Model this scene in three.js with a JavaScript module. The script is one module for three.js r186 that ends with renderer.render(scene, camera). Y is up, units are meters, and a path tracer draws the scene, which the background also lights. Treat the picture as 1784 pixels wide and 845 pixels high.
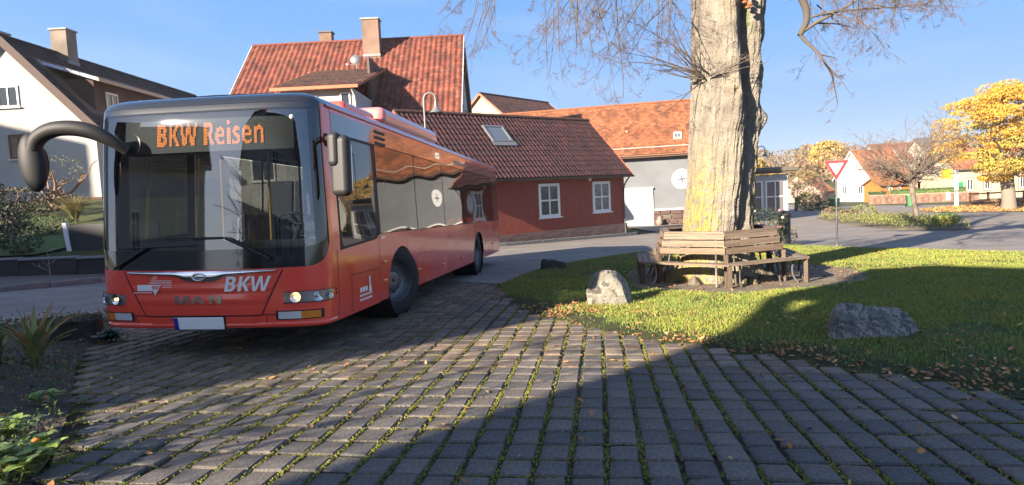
import * as THREE from 'three';
import { mergeGeometries, mergeVertices, toCreasedNormals } from 'three/addons/utils/BufferGeometryUtils.js';
import { RoundedBoxGeometry } from 'three/addons/geometries/RoundedBoxGeometry.js';
import { ConvexGeometry } from 'three/addons/geometries/ConvexGeometry.js';
import { TextGeometry } from 'three/addons/geometries/TextGeometry.js';
import { FontLoader } from 'three/addons/loaders/FontLoader.js';

const clamp = (x, a = 0, b = 1) => Math.min(b, Math.max(a, x));
const lerp = (a, b, t) => a + (b - a) * t;
const sstep = (a, b, x) => { const t = clamp((x - a) / (b - a)); return t * t * (3 - 2 * t); };
// ------------------------------------------------------------------ camera, sky, sun, exposure
const scene = new THREE.Scene();
const camera = new THREE.PerspectiveCamera(40.5, 1024 / 485, 0.1, 900);
camera.position.set(0, 1.40, 0);
camera.rotation.set(-0.07453, 0, -0.05, 'YXZ');
const EXPOSURE = 3.6;
const renderer = new THREE.WebGLRenderer({ antialias: true });
renderer.toneMapping = THREE.LinearToneMapping;
renderer.toneMappingExposure = EXPOSURE;
renderer.shadowMap.enabled = true;

const SUN_AZ = 45 * Math.PI / 180, SUN_EL = 21 * Math.PI / 180;      // light travels to the right and away from the viewer
const toSun = new THREE.Vector3(-Math.cos(SUN_AZ) * Math.cos(SUN_EL), Math.sin(SUN_EL), Math.sin(SUN_AZ) * Math.cos(SUN_EL));
const sun = new THREE.DirectionalLight(new THREE.Color(1.0, 0.86, 0.68), 5.0);
sun.target.position.set(0, 0, -15);
sun.position.copy(toSun).multiplyScalar(120).add(sun.target.position);
sun.castShadow = true;
sun.shadow.mapSize.set(4096, 4096);
Object.assign(sun.shadow.camera, { left: -60, right: 60, top: 60, bottom: -60, near: 1, far: 300 });
scene.add(sun, sun.target);

{ // clear autumn sky: pale at the horizon, blue above, brighter round the sun
  const W = 1024, H = 512, d = new Float32Array(W * H * 4);
  const mix = (a, b, t) => a + (b - a) * t;
  const hz = [0.66, 0.82, 0.97], md = [0.13, 0.44, 1.06], ze = [0.075, 0.165, 0.37];
  const cirrus = (p, e) => { const n = fbm(p * 5.09 + 0.05 * e, e * 0.42 + p * 1.2, 900, 5); return e <= 0 ? 0 : 0.10 * sstep(0.48, 0.78, n) * Math.min(1, e / 4) * sstep(70, 30, e); };   // thin streaks of high cloud
  for (let j = 0; j < H; j++) for (let i = 0; i < W; i++) {
    const phi = ((i + 0.5) / W - 0.5) * 2 * Math.PI, el = ((j + 0.5) / H - 0.5) * Math.PI;
    const x = Math.cos(el) * Math.cos(phi), y = Math.sin(el), z = Math.cos(el) * Math.sin(phi);
    const e = Math.max(el, 0) * 180 / Math.PI;
    const a = 1 - Math.exp(-e / 8.5), b = Math.min(1, Math.max(0, (e - 12) / 78));
    const cs = Math.max(-1, Math.min(1, x * toSun.x + y * toSun.y + z * toSun.z)), ang = Math.acos(cs) * 180 / Math.PI;
    const glow = 1.0 * Math.exp(-ang / 22) + 0.18 * Math.exp(-ang / 60);
    const wisp = cirrus(phi, e);
    for (let c = 0; c < 3; c++) {
      let v = mix(mix(hz[c], md[c], a), ze[c], Math.pow(b, 0.8)); v = mix(v, [0.86, 0.92, 1.0][c], wisp);
      v += glow * [1.25, 1.12, 0.95][c];
      d[(j * W + i) * 4 + c] = v / EXPOSURE * (el < 0 ? 0.55 : 1);
    }
    d[(j * W + i) * 4 + 3] = 1;
  }
  const t = new THREE.DataTexture(d, W, H, THREE.RGBAFormat, THREE.FloatType);
  t.mapping = THREE.EquirectangularReflectionMapping; t.magFilter = t.minFilter = THREE.LinearFilter; t.needsUpdate = true;
  scene.background = t; scene.environment = t;
}

// ------------------------------------------------------------------ helpers
let seed = 20241;
function rnd() { seed |= 0; seed = seed + 0x6D2B79F5 | 0; let t = Math.imul(seed ^ seed >>> 15, 1 | seed); t = t + Math.imul(t ^ t >>> 7, 61 | t) ^ t; return ((t ^ t >>> 14) >>> 0) / 4294967296; }
const rr = (a, b) => a + (b - a) * rnd();
const V = (x, y, z) => new THREE.Vector3(x, y, z);
function hash(i, j, k = 0) { let h = Math.imul(i, 374761393) + Math.imul(j, 668265263) + Math.imul(k, 2147483629 | 0) | 0; h = Math.imul(h ^ h >>> 13, 1274126177); return ((h ^ h >>> 16) >>> 0) / 4294967296; }
function vn(x, y, k = 0, px = 0, py = 0) {   // value noise, optional period
  const xi = Math.floor(x), yi = Math.floor(y), fx = x - xi, fy = y - yi, u = fx * fx * (3 - 2 * fx), v = fy * fy * (3 - 2 * fy);
  const wx = i => px ? ((i % px) + px) % px : i, wy = i => py ? ((i % py) + py) % py : i;
  const a = hash(wx(xi), wy(yi), k), b = hash(wx(xi + 1), wy(yi), k), c = hash(wx(xi), wy(yi + 1), k), d = hash(wx(xi + 1), wy(yi + 1), k);
  return lerp(lerp(a, b, u), lerp(c, d, u), v);
}
function fbm(x, y, k = 0, o = 4, p = 0) { let s = 0, a = 0.5, n = 0; for (let i = 0; i < o; i++) { s += a * vn(x, y, k + i, p, p); n += a; x *= 2; y *= 2; p *= 2; a *= 0.5; } return s / n; }
function n3(x, y, z, k = 0) { return (vn(x + 3.1 * k, y, k) + vn(y + 7.7, z, k + 5) + vn(z + 1.3, x, k + 9)) / 3; }

const used = {};
function nm(n) { if (!(n in used)) { used[n] = 0; return n; } used[n]++; return n + '_' + String(used[n]).padStart(3, '0'); }
function info(o, label, category, group, kind) { Object.assign(o.userData, label ? { label } : {}, category ? { category } : {}, group ? { group } : {}, kind ? { kind } : {}); return o; }
function shade(o) { o.traverse(m => { if (m.isMesh) { m.castShadow = true; m.receiveShadow = true; } }); return o; }
function thing(name, label, category, p = [0, 0, 0], turn = 0, group) { const g = new THREE.Group(); g.name = nm(name); g.position.set(...p); g.rotation.y = turn; scene.add(g); return info(g, label, category, group); }
function mesh(name, geo, mat, parent) { const m = new THREE.Mesh(Array.isArray(geo) ? merge(geo) : geo, mat); m.name = parent === scene ? nm(name) : name; m.castShadow = m.receiveShadow = true; parent.add(m); return m; }
const each = (name, geos, mat, parent) => geos.map(g => mesh(name, g, mat, parent));
function solo(name, geo, mat, label, category, group) { return info(mesh(name, geo, mat, scene), label, category, group); }
function setting(name, geo, mat, label) { return info(mesh(name, geo, mat, scene), label, null, null, 'structure'); }
function merge(list) {
  const col = list.some(g => g.attributes.color);
  const l = list.map(g0 => {
    let g = g0.index ? g0.toNonIndexed() : g0;
    if (!g.attributes.normal) g.computeVertexNormals();
    const r = new THREE.BufferGeometry();
    r.setAttribute('position', g.attributes.position); r.setAttribute('normal', g.attributes.normal);
    r.setAttribute('uv', g.attributes.uv || new THREE.BufferAttribute(new Float32Array(g.attributes.position.count * 2), 2));
    if (col) r.setAttribute('color', g.attributes.color || new THREE.BufferAttribute(new Float32Array(g.attributes.position.count * 3).fill(1), 3));
    return r;
  });
  return l.length === 1 ? l[0] : mergeGeometries(l);
}
const M4 = (p, e = [0, 0, 0], s = [1, 1, 1], order = 'XYZ') => new THREE.Matrix4().compose(V(...p), new THREE.Quaternion().setFromEuler(new THREE.Euler(...e, order)), V(...s));
function tf(g, p, e, s, order) { return g.applyMatrix4(M4(p, e, s, order)); }
function uvm(g0) {   // uv in metres by the dominant axis of each face
  const g = g0.index ? g0.toNonIndexed() : g0, p = g.attributes.position, uv = new Float32Array(p.count * 2), a = V(), b = V(), c = V();
  for (let i = 0; i < p.count; i += 3) {
    a.fromBufferAttribute(p, i); b.fromBufferAttribute(p, i + 1); c.fromBufferAttribute(p, i + 2);
    const n = b.clone().sub(a).cross(c.clone().sub(a)), ax = Math.abs(n.x), ay = Math.abs(n.y), az = Math.abs(n.z);
    [a, b, c].forEach((q, k) => { const o = 2 * (i + k); if (ay >= ax && ay >= az) { uv[o] = q.x; uv[o + 1] = q.z; } else if (ax >= az) { uv[o] = q.z; uv[o + 1] = q.y; } else { uv[o] = q.x; uv[o + 1] = q.y; } });
  }
  g.setAttribute('uv', new THREE.BufferAttribute(uv, 2)); return g;
}
function tint(g0, r, gg, b) { const g = g0, n = g.attributes.position.count, a = new Float32Array(n * 3); for (let i = 0; i < n; i++) { a[3 * i] = r; a[3 * i + 1] = gg; a[3 * i + 2] = b; } g.setAttribute('color', new THREE.BufferAttribute(a, 3)); return g; }
function box(w, h, d, x = 0, y = 0, z = 0, e = [0, 0, 0]) { return uvm(tf(new THREE.BoxGeometry(w, h, d), [x, y, z], e)); }
function rbox(w, h, d, r, x = 0, y = 0, z = 0, e = [0, 0, 0], seg = 2) { return tf(new RoundedBoxGeometry(w, h, d, seg, r), [x, y, z], e); }
function cyl(r0, r1, h, n, x = 0, y = 0, z = 0, e = [0, 0, 0]) { return tf(new THREE.CylinderGeometry(r1, r0, h, n), [x, y, z], e); }
function tube(pts, r, seg = 24, rad = 8) { const c = new THREE.CatmullRomCurve3(pts.map(p => Array.isArray(p) ? V(...p) : p)); return new THREE.TubeGeometry(c, seg, r, rad, false); }
function taper(pts, rad, sides, out, cap) {   // tapered tube through points, appended as triangles to out.{p,n}
  const n = pts.length; let pu = null; const rings = [];
  for (let i = 0; i < n; i++) {
    const t = pts[Math.min(n - 1, i + 1)].clone().sub(pts[Math.max(0, i - 1)]).normalize();
    let u = pu ? pu.clone().addScaledVector(t, -pu.dot(t)) : (Math.abs(t.y) < 0.9 ? V(0, 1, 0) : V(1, 0, 0)).cross(t); if (u.lengthSq() < 1e-8) u = V(1, 0, 0); u.normalize(); pu = u;
    const w = t.clone().cross(u), ring = [];
    for (let k = 0; k < sides; k++) { const a = k / sides * 2 * Math.PI, d = u.clone().multiplyScalar(Math.cos(a)).addScaledVector(w, Math.sin(a)); ring.push([pts[i].clone().addScaledVector(d, rad[i]), d]); }
    rings.push(ring);
  }
  const put = q => { out.p.push(q[0].x, q[0].y, q[0].z); out.n.push(q[1].x, q[1].y, q[1].z); };
  for (let i = 0; i < n - 1; i++) for (let k = 0; k < sides; k++) { const k1 = (k + 1) % sides, A = rings[i][k], B = rings[i][k1], C = rings[i + 1][k], D = rings[i + 1][k1]; put(A); put(B); put(C); put(B); put(D); put(C); }
}
function fromOut(o) { const g = new THREE.BufferGeometry(); g.setAttribute('position', new THREE.Float32BufferAttribute(o.p, 3)); g.setAttribute('normal', new THREE.Float32BufferAttribute(o.n, 3)); g.setAttribute('uv', new THREE.Float32BufferAttribute(new Float32Array(o.p.length / 3 * 2), 2)); if (o.c) g.setAttribute('color', new THREE.Float32BufferAttribute(o.c, 3)); return g; }

// ground height: falls gently away from the viewer and to the right, levelling out far off
const GX = -0.019997, GZ = 0.0275046;
const gh = (x, z) => 1.8 * Math.tanh((GX * x + GZ * z) / 1.8);
const inPoly = (p, x, z) => { let c = false; for (let i = 0, j = p.length - 1; i < p.length; j = i++) { const a = p[i], b = p[j]; if ((a[1] > z) !== (b[1] > z) && x < (b[0] - a[0]) * (z - a[1]) / (b[1] - a[1]) + a[0]) c = !c; } return c; };
const edgeDist = (p, x, z) => { let m = 1e9; for (let i = 0, j = p.length - 1; i < p.length; j = i++) { const a = p[j], b = p[i], dx = b[0] - a[0], dz = b[1] - a[1], t = clamp(((x - a[0]) * dx + (z - a[1]) * dz) / (dx * dx + dz * dz)); m = Math.min(m, Math.hypot(x - a[0] - dx * t, z - a[1] - dz * t)); } return m; };
function smoothPoly(p, n = 6) { const c = new THREE.CatmullRomCurve3(p.map(q => V(q[0], 0, q[1])), true, 'catmullrom', 0.3); return c.getPoints(p.length * n).slice(0, -1).map(v => [v.x, v.z]); }
function sheet(poly, hf, maxEdge, colf) {   // polygon (x, z) draped on hf
  const tri = THREE.ShapeUtils.triangulateShape(poly.map(q => new THREE.Vector2(q[0], q[1])), []);
  let T = tri.map(t => t.map(i => poly[i])); const out = [];
  const lim = typeof maxEdge === 'function' ? maxEdge : () => maxEdge;
  while (T.length) {
    const t = T.pop(); let L = 0, k = 0;
    for (let i = 0; i < 3; i++) { const a = t[i], b = t[(i + 1) % 3], l = Math.hypot(a[0] - b[0], a[1] - b[1]); if (l > L) { L = l; k = i; } }
    const a = t[k], b = t[(k + 1) % 3], c = t[(k + 2) % 3], m = [(a[0] + b[0]) / 2, (a[1] + b[1]) / 2];
    if (L > lim(m[0], m[1])) { T.push([a, m, c], [m, b, c]); } else out.push(t);
  }
  const p = [], uv = [], col = [];
  for (const t of out) { let [a, b, c] = t; if ((b[0] - a[0]) * (c[1] - a[1]) - (b[1] - a[1]) * (c[0] - a[0]) > 0) [b, c] = [c, b]; for (const q of [a, b, c]) { p.push(q[0], hf(q[0], q[1]), q[1]); uv.push(q[0], q[1]); if (colf) col.push(...colf(q[0], q[1])); } }
  let g = new THREE.BufferGeometry(); g.setAttribute('position', new THREE.Float32BufferAttribute(p, 3)); g.setAttribute('uv', new THREE.Float32BufferAttribute(uv, 2)); if (colf) g.setAttribute('color', new THREE.Float32BufferAttribute(col, 3));
  g = mergeVertices(g, 1e-4); g.computeVertexNormals(); return g;
}
// textures ----------------------------------------------------------
function tex(n, f, srgb, rep = 1) {   // f(u,v in 0..1) -> [r,g,b] or value
  const d = new Uint8Array(n * n * 4);
  for (let j = 0; j < n; j++) for (let i = 0; i < n; i++) { let v = f(i / n, j / n); if (!Array.isArray(v)) v = [v, v, v]; const o = (j * n + i) * 4; for (let c = 0; c < 3; c++) d[o + c] = clamp(v[c]) * 255; d[o + 3] = 255; }
  const t = new THREE.DataTexture(d, n, n); t.wrapS = t.wrapT = THREE.RepeatWrapping; t.magFilter = THREE.LinearFilter; t.minFilter = THREE.LinearMipmapLinearFilter; t.generateMipmaps = true; if (srgb) t.colorSpace = THREE.SRGBColorSpace; t.repeat.set(rep, rep); t.needsUpdate = true; return t;
}
const std = (c, rough = 0.8, o = {}) => { const m = new THREE.MeshStandardMaterial({ roughness: rough, ...o }); Array.isArray(c) ? m.color.setRGB(...c) : m.color.set(c); return m; };
const phy = (c, rough = 0.5, o = {}) => { const m = new THREE.MeshPhysicalMaterial({ roughness: rough, ...o }); Array.isArray(c) ? m.color.setRGB(...c) : m.color.set(c); return m; };
const gf = (n, lo, hi, p = 16, o = 5, k = 0) => tex(n, (u, v) => lo + (hi - lo) * fbm(u * p, v * p, k, o, p), true);
const T_grain = gf(512, 0.62, 1.0, 24, 5, 3);            // neutral mottling, multiplied on colours
const T_bump = tex(512, (u, v) => fbm(u * 32, v * 32, 40, 5, 32));
const T_coarse = gf(512, 0.45, 1.0, 6, 6, 60);
const rep = (t, s, s2 = s) => { const c = t.clone(); c.repeat.set(s, s2); c.needsUpdate = true; return c; };
const grain = rep(T_grain, 0.5), bumpy = rep(T_bump, 0.7), coarse = rep(T_coarse, 0.16);
const T_soft = gf(512, 0.84, 1.0, 5, 6, 80);
const softMap = rep(T_soft, 0.22);
const plaster = (c, r = 0.9) => std(c, r, { map: softMap, bumpMap: bumpy, bumpScale: 0.004 });
const MAT = {
  white: std([0.66, 0.65, 0.63], 0.55), darkMetal: std([0.03, 0.03, 0.032], 0.45), steel: std([0.42, 0.43, 0.44], 0.38, { metalness: 0.9 }), galv: std([0.20, 0.205, 0.21], 0.55, { metalness: 0.5 }),
  pane: phy([0.03, 0.035, 0.04], 0.06, { ior: 1.55 }), curtain: phy([0.45, 0.45, 0.44], 0.12, { ior: 1.5 }), blackPlastic: std([0.012, 0.012, 0.014], 0.62), rubber: std([0.017, 0.017, 0.018], 0.8),
};
const loader = new FontLoader();
const fontBold = await loader.loadAsync('fonts/droid/droid_sans_bold.typeface.json');
// ------------------------------------------------------------------ ground, road, paving, lawn
const bank = (x, z) => { const a = sstep(-17.25, -17.6, z) * sstep(-4.5, -8.5, x + (z + 17) * -0.35); return a * clamp(0.45 + (-17.6 - z) * 0.19, 0, 2.55); };
const hill = (x, z) => 6.0 * sstep(-95, -200, z - 0.25 * x) + 1.2 * (fbm(x * 0.02, z * 0.02, 7) - 0.5) * sstep(-90, -150, z);
const terr = (x, z) => gh(x, z) + bank(x, z) + hill(x, z);
{
  const xs = [], zs = []; for (let x = -120; x <= 190; x += (Math.abs(x) < 30 ? 1.2 : 5)) xs.push(x); for (let z = 40; z >= -300; z -= (z > -50 ? 1.0 : 6)) zs.push(z);
  const p = [], uv = [], idx = [];
  for (const z of zs) for (const x of xs) { p.push(x, terr(x, z) - 0.07, z); uv.push(x, z); }
  for (let j = 0; j < zs.length - 1; j++) for (let i = 0; i < xs.length - 1; i++) { const a = j * xs.length + i, b = a + 1, c = a + xs.length, d = c + 1; idx.push(a, b, c, b, d, c); }
  const g = new THREE.BufferGeometry(); g.setAttribute('position', new THREE.Float32BufferAttribute(p, 3)); g.setAttribute('uv', new THREE.Float32BufferAttribute(uv, 2)); g.setIndex(idx); g.computeVertexNormals();
  const tg = tex(512, (u, v) => { const a = fbm(u * 8, v * 8, 11, 5, 8), b = fbm(u * 40, v * 40, 15, 3, 40); return [0.24 + 0.16 * a + 0.12 * b, 0.28 + 0.14 * a + 0.16 * b, 0.13 + 0.10 * b]; }, true, 0.25);
  setting('ground', g, std([0.34, 0.33, 0.33], 1, { map: tg, bumpMap: bumpy, bumpScale: 0.02 }));
}
const M_asphalt = std([0.92, 0.86, 0.81], 0.9, { map: tex(1024, (u, v) => { const f = vn(u * 340, v * 340, 1, 340, 340), a = fbm(u * 6, v * 6, 2, 5, 6), s = hash(Math.floor(u * 1024), Math.floor(v * 1024), 4); const g = 0.47 + 0.10 * (f - 0.5) + 0.16 * (a - 0.5) + 0.09 * (s - 0.5); return [g * 1.03, g, g * 0.97]; }, true, 0.3), bumpMap: rep(T_bump, 2.2), bumpScale: 0.004 });
const roadPoly = [[-34, -1.0], [-7.6, -8.95], [-6.1, -9.6], [-5.9, -10.6], [-2.6, -13.95], [-1.1, -13.55], [-0.25, -12.75], [0.1, -14], [0.95, -16.6], [3.8, -20.2], [6.5, -21.2], [9.0, -20.9], [10.2, -19.0], [12.45, -15.85], [16, -10.5], [24, -2], [60, -2], [75, -40], [60, -50], [45, -54], [39, -60], [34, -68], [36, -79], [22, -90], [19.5, -60], [19.2, -46.2], [9.2, -43.6], [7.3, -44.2], [7.6, -34], [6.1, -32.0], [-0.2, -26.3], [-3.3, -23.9], [-7.2, -18.6], [-11.2, -14.1], [-34, -9.2]];
setting('road', sheet(roadPoly, (x, z) => gh(x, z) - 0.008, (x, z) => 2.0 + Math.hypot(x, z) * 0.05), M_asphalt);
// pavements along the far side of the street
const M_pavement = std([0.6, 0.55, 0.5], 0.92, { map: tex(512, (u, v) => { const a = fbm(u * 10, v * 10, 21, 5, 10), s = vn(u * 170, v * 170, 23, 170, 170); const g = 0.42 + 0.16 * (a - 0.5) + 0.16 * (s - 0.5); return [g * 1.06, g * 0.98, g * 0.9]; }, true, 0.5), bumpMap: rep(T_bump, 1.5), bumpScale: 0.006 });
setting('pavement', sheet([[-34, -9.2], [-11.2, -14.1], [-7.2, -18.6], [-3.3, -23.9], [-0.2, -26.3], [6.1, -32.0], [5.2, -32.4], [-1.2, -27.2], [-6, -22], [-9.4, -17.1], [-13.4, -17.35], [-34, -17.6]], (x, z) => gh(x, z) + 0.1, 1.5), M_pavement);
{ // kerb stones of that pavement
  const line = [[-22, -11.8], [-11.2, -14.1], [-7.2, -18.6], [-3.3, -23.9], [-0.2, -26.3], [6.1, -32.0]], k = new THREE.Group(); k.name = nm('kerb'); k.userData.kind = 'structure'; scene.add(k);
  const mk = std([0.27, 0.26, 0.25], 0.9, { map: grain, bumpMap: bumpy, bumpScale: 0.005 });
  for (let i = 0; i < line.length - 1; i++) { const a = line[i], b = line[i + 1], L = Math.hypot(b[0] - a[0], b[1] - a[1]), n = Math.round(L / 0.95), an = Math.atan2(-(b[1] - a[1]), b[0] - a[0]);
    for (let j = 0; j < n; j++) { const t = (j + 0.5) / n, x = lerp(a[0], b[0], t), z = lerp(a[1], b[1], t); const m = mesh('kerb_stone', rbox(L / n - 0.012, 0.24, 0.12, 0.015, 0, 0, 0, [0, 0, 0], 1), mk, k); m.position.set(x, gh(x, z) + 0.005, z); m.rotation.y = an + rr(-0.01, 0.01); } }
}

// ---- concrete pavers
const pavePoly = [[-0.25, -12.6], [-1.1, -13.35], [-2.6, -13.75], [-5.8, -10.5], [-5.4, -8.7], [-4.5, -6.6], [-3.42, -4.9], [-2.75, -3.7], [-2.2, -2.4], [-1.9, 0], [-1.8, 3.5], [7, 3.5], [7, -2.2], [5, -3.4], [3.62, -4.5], [3.13, -4.98], [2.56, -5.76], [1.88, -6.42], [1.27, -7.14], [0.74, -8.0], [0.2, -9.15], [-0.12, -10.85], [-0.2, -12]];
const UX = 0.1331, UZ = -0.9911;                      // direction of the long joints
const pavement = new THREE.Group(); pavement.name = nm('paving'); pavement.userData.kind = 'structure'; scene.add(pavement);
{
  const tj = tex(512, (u, v) => { const a = fbm(u * 14, v * 14, 31, 4, 14), b = fbm(u * 60, v * 60, 35, 3, 60); const m = sstep(0.42, 0.62, a); return [lerp(0.22, 0.30, m) * (0.6 + 0.7 * b), lerp(0.18, 0.34, m) * (0.6 + 0.7 * b), lerp(0.13, 0.10, m) * (0.6 + 0.7 * b)]; }, true, 1.1);
  mesh('joint_bed', sheet(pavePoly, (x, z) => gh(x, z) - 0.020, 0.8), std([0.8, 0.8, 0.8], 1, { map: tj, bumpMap: rep(T_bump, 3), bumpScale: 0.012 }), pavement);
  const tp = tex(512, (u, v) => { const a = fbm(u * 5, v * 5, 51, 5, 5), s = vn(u * 200, v * 200, 53, 200, 200), f = vn(u * 90, v * 90, 54, 90, 90), sp = hash(Math.floor(u * 512), Math.floor(v * 512), 58); const g = 0.56 + 0.36 * (a - 0.5) + 0.15 * (s - 0.5) + 0.1 * (f - 0.5) + (sp > 0.985 ? 0.16 : 0) - (sp < 0.02 ? 0.12 : 0); const w = fbm(u * 3 + 2, v * 3, 59, 4, 3) - 0.5; return [g * (1.03 + 0.16 * w), g, g * (0.985 - 0.2 * w)]; }, true, 0.9);
  const tones = [[0.50, 0.43, 0.355], [0.43, 0.375, 0.32], [0.58, 0.49, 0.40], [0.36, 0.325, 0.285], [0.50, 0.415, 0.33]];
  const mats = tones.map(c => std(c, 0.86, { map: tp, bumpMap: rep(T_bump, 3.5), bumpScale: 0.003 }));
  const mv = std([1, 1, 1], 0.86, { map: tp, vertexColors: true, bumpMap: rep(T_bump, 3.5), bumpScale: 0.003 });
  const mkBrick = (w, l, k) => {   // chamfered block, slightly irregular outline; origin in the middle of its top
    const c = 0.011, h = 0.05, r = i => (hash(k, i, 5) - 0.5) * 0.014, X = [-w / 2, w / 2, w / 2, -w / 2], Z = [-l / 2, -l / 2, l / 2, l / 2];
    const o = X.map((x, i) => [x + r(i), Z[i] + r(i + 9)]), t = o.map(([x, z], i) => [x - Math.sign(X[i]) * c * (1 + r(i) * 60), z - Math.sign(Z[i]) * c]);
    const P = [], q = (a, b, d, e) => P.push(...a, ...b, ...d, ...a, ...d, ...e);
    const T = i => [t[i][0], (hash(k, i, 7) - 0.5) * 0.003, t[i][1]], O = i => [o[i][0], -c, o[i][1]], B = i => [o[i][0], -h, o[i][1]];
    q(T(3), T(2), T(1), T(0)); for (let i = 0; i < 4; i++) { const j = (i + 1) % 4; q(T(i), T(j), O(j), O(i)); q(O(i), O(j), B(j), B(i)); }
    const g = new THREE.BufferGeometry(); g.setAttribute('position', new THREE.Float32BufferAttribute(P, 3)); g.computeVertexNormals(); return uvm(g);
  };
  const VAR = Array.from({ length: 9 }, (_, k) => mkBrick(0.169 + 0.006 * (hash(k, 2) - 0.5), 0.221 + 0.010 * (hash(k, 4) - 0.5), k));
  const cells = [];
  const proj = p => p.clone().project(camera); camera.updateMatrixWorld(); camera.updateProjectionMatrix();
  for (let i = -45; i < 45; i++) for (let j = -20; j < 60; j++) {
    const v = -0.010 + 0.199 * (i + 0.5), u = 3.367 + 0.243 * (j + 0.5) + 0.02 * (vn(i * 0.9, j * 0.3, 90) - 0.5);
    const bend = 0.10 * sstep(-1.5, -5, v) * (u - 3);                                   // the courses splay towards the flower bed
    const vv = v + bend * 0.6 + 0.012 * (vn(i * 0.7, j * 0.35, 92) - 0.5), x = vv * -UZ + u * UX, z = vv * UX + u * UZ;
    if (!inPoly(pavePoly, x, z) || edgeDist(pavePoly, x, z) < 0.06) continue;
    const y = gh(x, z) + 0.022 * (vn(x * 1.1, z * 1.1, 94) - 0.5) + rr(-0.003, 0.003);
    const q = proj(V(x, y, z)); cells.push({ x, y, z, vis: Math.abs(q.x) < 1.05 && Math.abs(q.y) < 1.06 && q.z < 1 && z < 0, d: Math.hypot(x, z), k: cells.length });
  }
  const yaw0 = Math.atan2(-UX, 1) + Math.PI * 0, turn = () => -Math.asin(UX) + rr(-0.03, 0.03);
  cells.sort((a, b) => (b.vis - a.vis) || a.d - b.d);
  const geos = [];
  cells.forEach((c, n) => {
    const k = Math.floor(hash(c.k, 3) * 9), e = [GZ * -1 * 0 + Math.atan(-GZ) * -1 * 0 + rr(-0.022, 0.022), turn(), rr(-0.022, 0.022)];
    const slope = new THREE.Quaternion().setFromUnitVectors(V(0, 1, 0), V(-GX, 1, -GZ).normalize());
    const qt = slope.multiply(new THREE.Quaternion().setFromEuler(new THREE.Euler(e[0], e[1], e[2], 'YXZ')));
    const tone = Math.floor(hash(c.k, 11) * 5);
    if (n < 300) { const m = mesh('paver', VAR[k], mats[tone], pavement); m.position.set(c.x, c.y, c.z); m.quaternion.copy(qt); }
    else { const g = VAR[k].clone().applyMatrix4(new THREE.Matrix4().compose(V(c.x, c.y, c.z), qt, V(1, 1, 1))); const uv = g.attributes.uv; for (let i = 0; i < uv.count; i++) uv.setXY(i, uv.getX(i) + hash(c.k, 21) * 3, uv.getY(i) + hash(c.k, 22) * 3); geos.push(tint(g, ...tones[tone])); }
  });
  info(mesh('paver_field', merge(geos), mv, pavement), null, null, null, 'stuff');
  // moss and small grass along the joints
  const clump = mergeVertices(new THREE.IcosahedronGeometry(1, 0)); { const p = clump.attributes.position; for (let i = 0; i < p.count; i++) { const s = 0.75 + 0.5 * hash(i, 77); p.setXYZ(i, p.getX(i) * s, p.getY(i) * s, p.getZ(i) * s); } clump.computeVertexNormals(); }
  const put = [];
  for (let i = -45; i < 45; i++) { const v = -0.010 + 0.199 * i; for (let u = -1; u < 16; u += 0.0042 + Math.max(0, u - 5) * 0.0012) {
      const bend = 0.10 * sstep(-1.5, -5, v) * (u - 3), vv = v + bend * 0.6 + rr(-0.014, 0.014), x = vv * -UZ + u * UX, z = vv * UX + u * UZ; if (z > 1 || !inPoly(pavePoly, x, z)) continue;
      const den = 0.6 * fbm(x * 2.2, z * 2.2, 101, 3) + 0.4 * fbm(x * 9, z * 9, 103, 2) + 0.14 * sstep(2, -3, x); if (rnd() > sstep(0.42, 0.66, den) * 0.95 + 0.06) continue; put.push([x, z, rr(0.003, 0.0085)]); } }
  for (let j = -20; j < 60; j++) { const u = 3.367 + 0.243 * j; for (let v = -7; v < 7; v += 0.008) { const bend = 0.10 * sstep(-1.5, -5, v) * (u - 3), vv = v + bend * 0.6, uu = u + rr(-0.007, 0.007), x = vv * -UZ + uu * UX, z = vv * UX + uu * UZ; if (z > 1 || !inPoly(pavePoly, x, z)) continue; const den = fbm(x * 1.7, z * 1.7, 111, 3) + 0.14 * sstep(1, -3, x); if (rnd() > sstep(0.44, 0.64, den) * 0.9) continue; put.push([x, z, rr(0.003, 0.007)]); } }
  const im = new THREE.InstancedMesh(clump, std([1, 1, 1], 1), put.length), m = new THREE.Matrix4(), c = new THREE.Color();
  put.forEach(([x, z, s], i) => { m.compose(V(x, gh(x, z) - 0.009 + s * 0.5 + 0.022 * (vn(x * 1.1, z * 1.1, 94) - 0.5), z), new THREE.Quaternion().setFromEuler(new THREE.Euler(rr(0, 6), rr(0, 6), rr(0, 6))), V(s, s * rr(0.7, 1.1), s)); im.setMatrixAt(i, m); const t = fbm(x * 3, z * 3, 121, 3), d = rr(0.7, 1.25); rnd() < 0.34 ? c.setRGB(0.10 * d, 0.07 * d, 0.035 * d) : c.setRGB(lerp(0.10, 0.27, t) * d, lerp(0.13, 0.27, t) * d, 0.028 * d); im.setColorAt(i, c); });
  console.log('moss', put.length); im.name = 'joint_moss'; im.userData.kind = 'stuff'; im.castShadow = im.receiveShadow = true; pavement.add(im);
}
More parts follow.
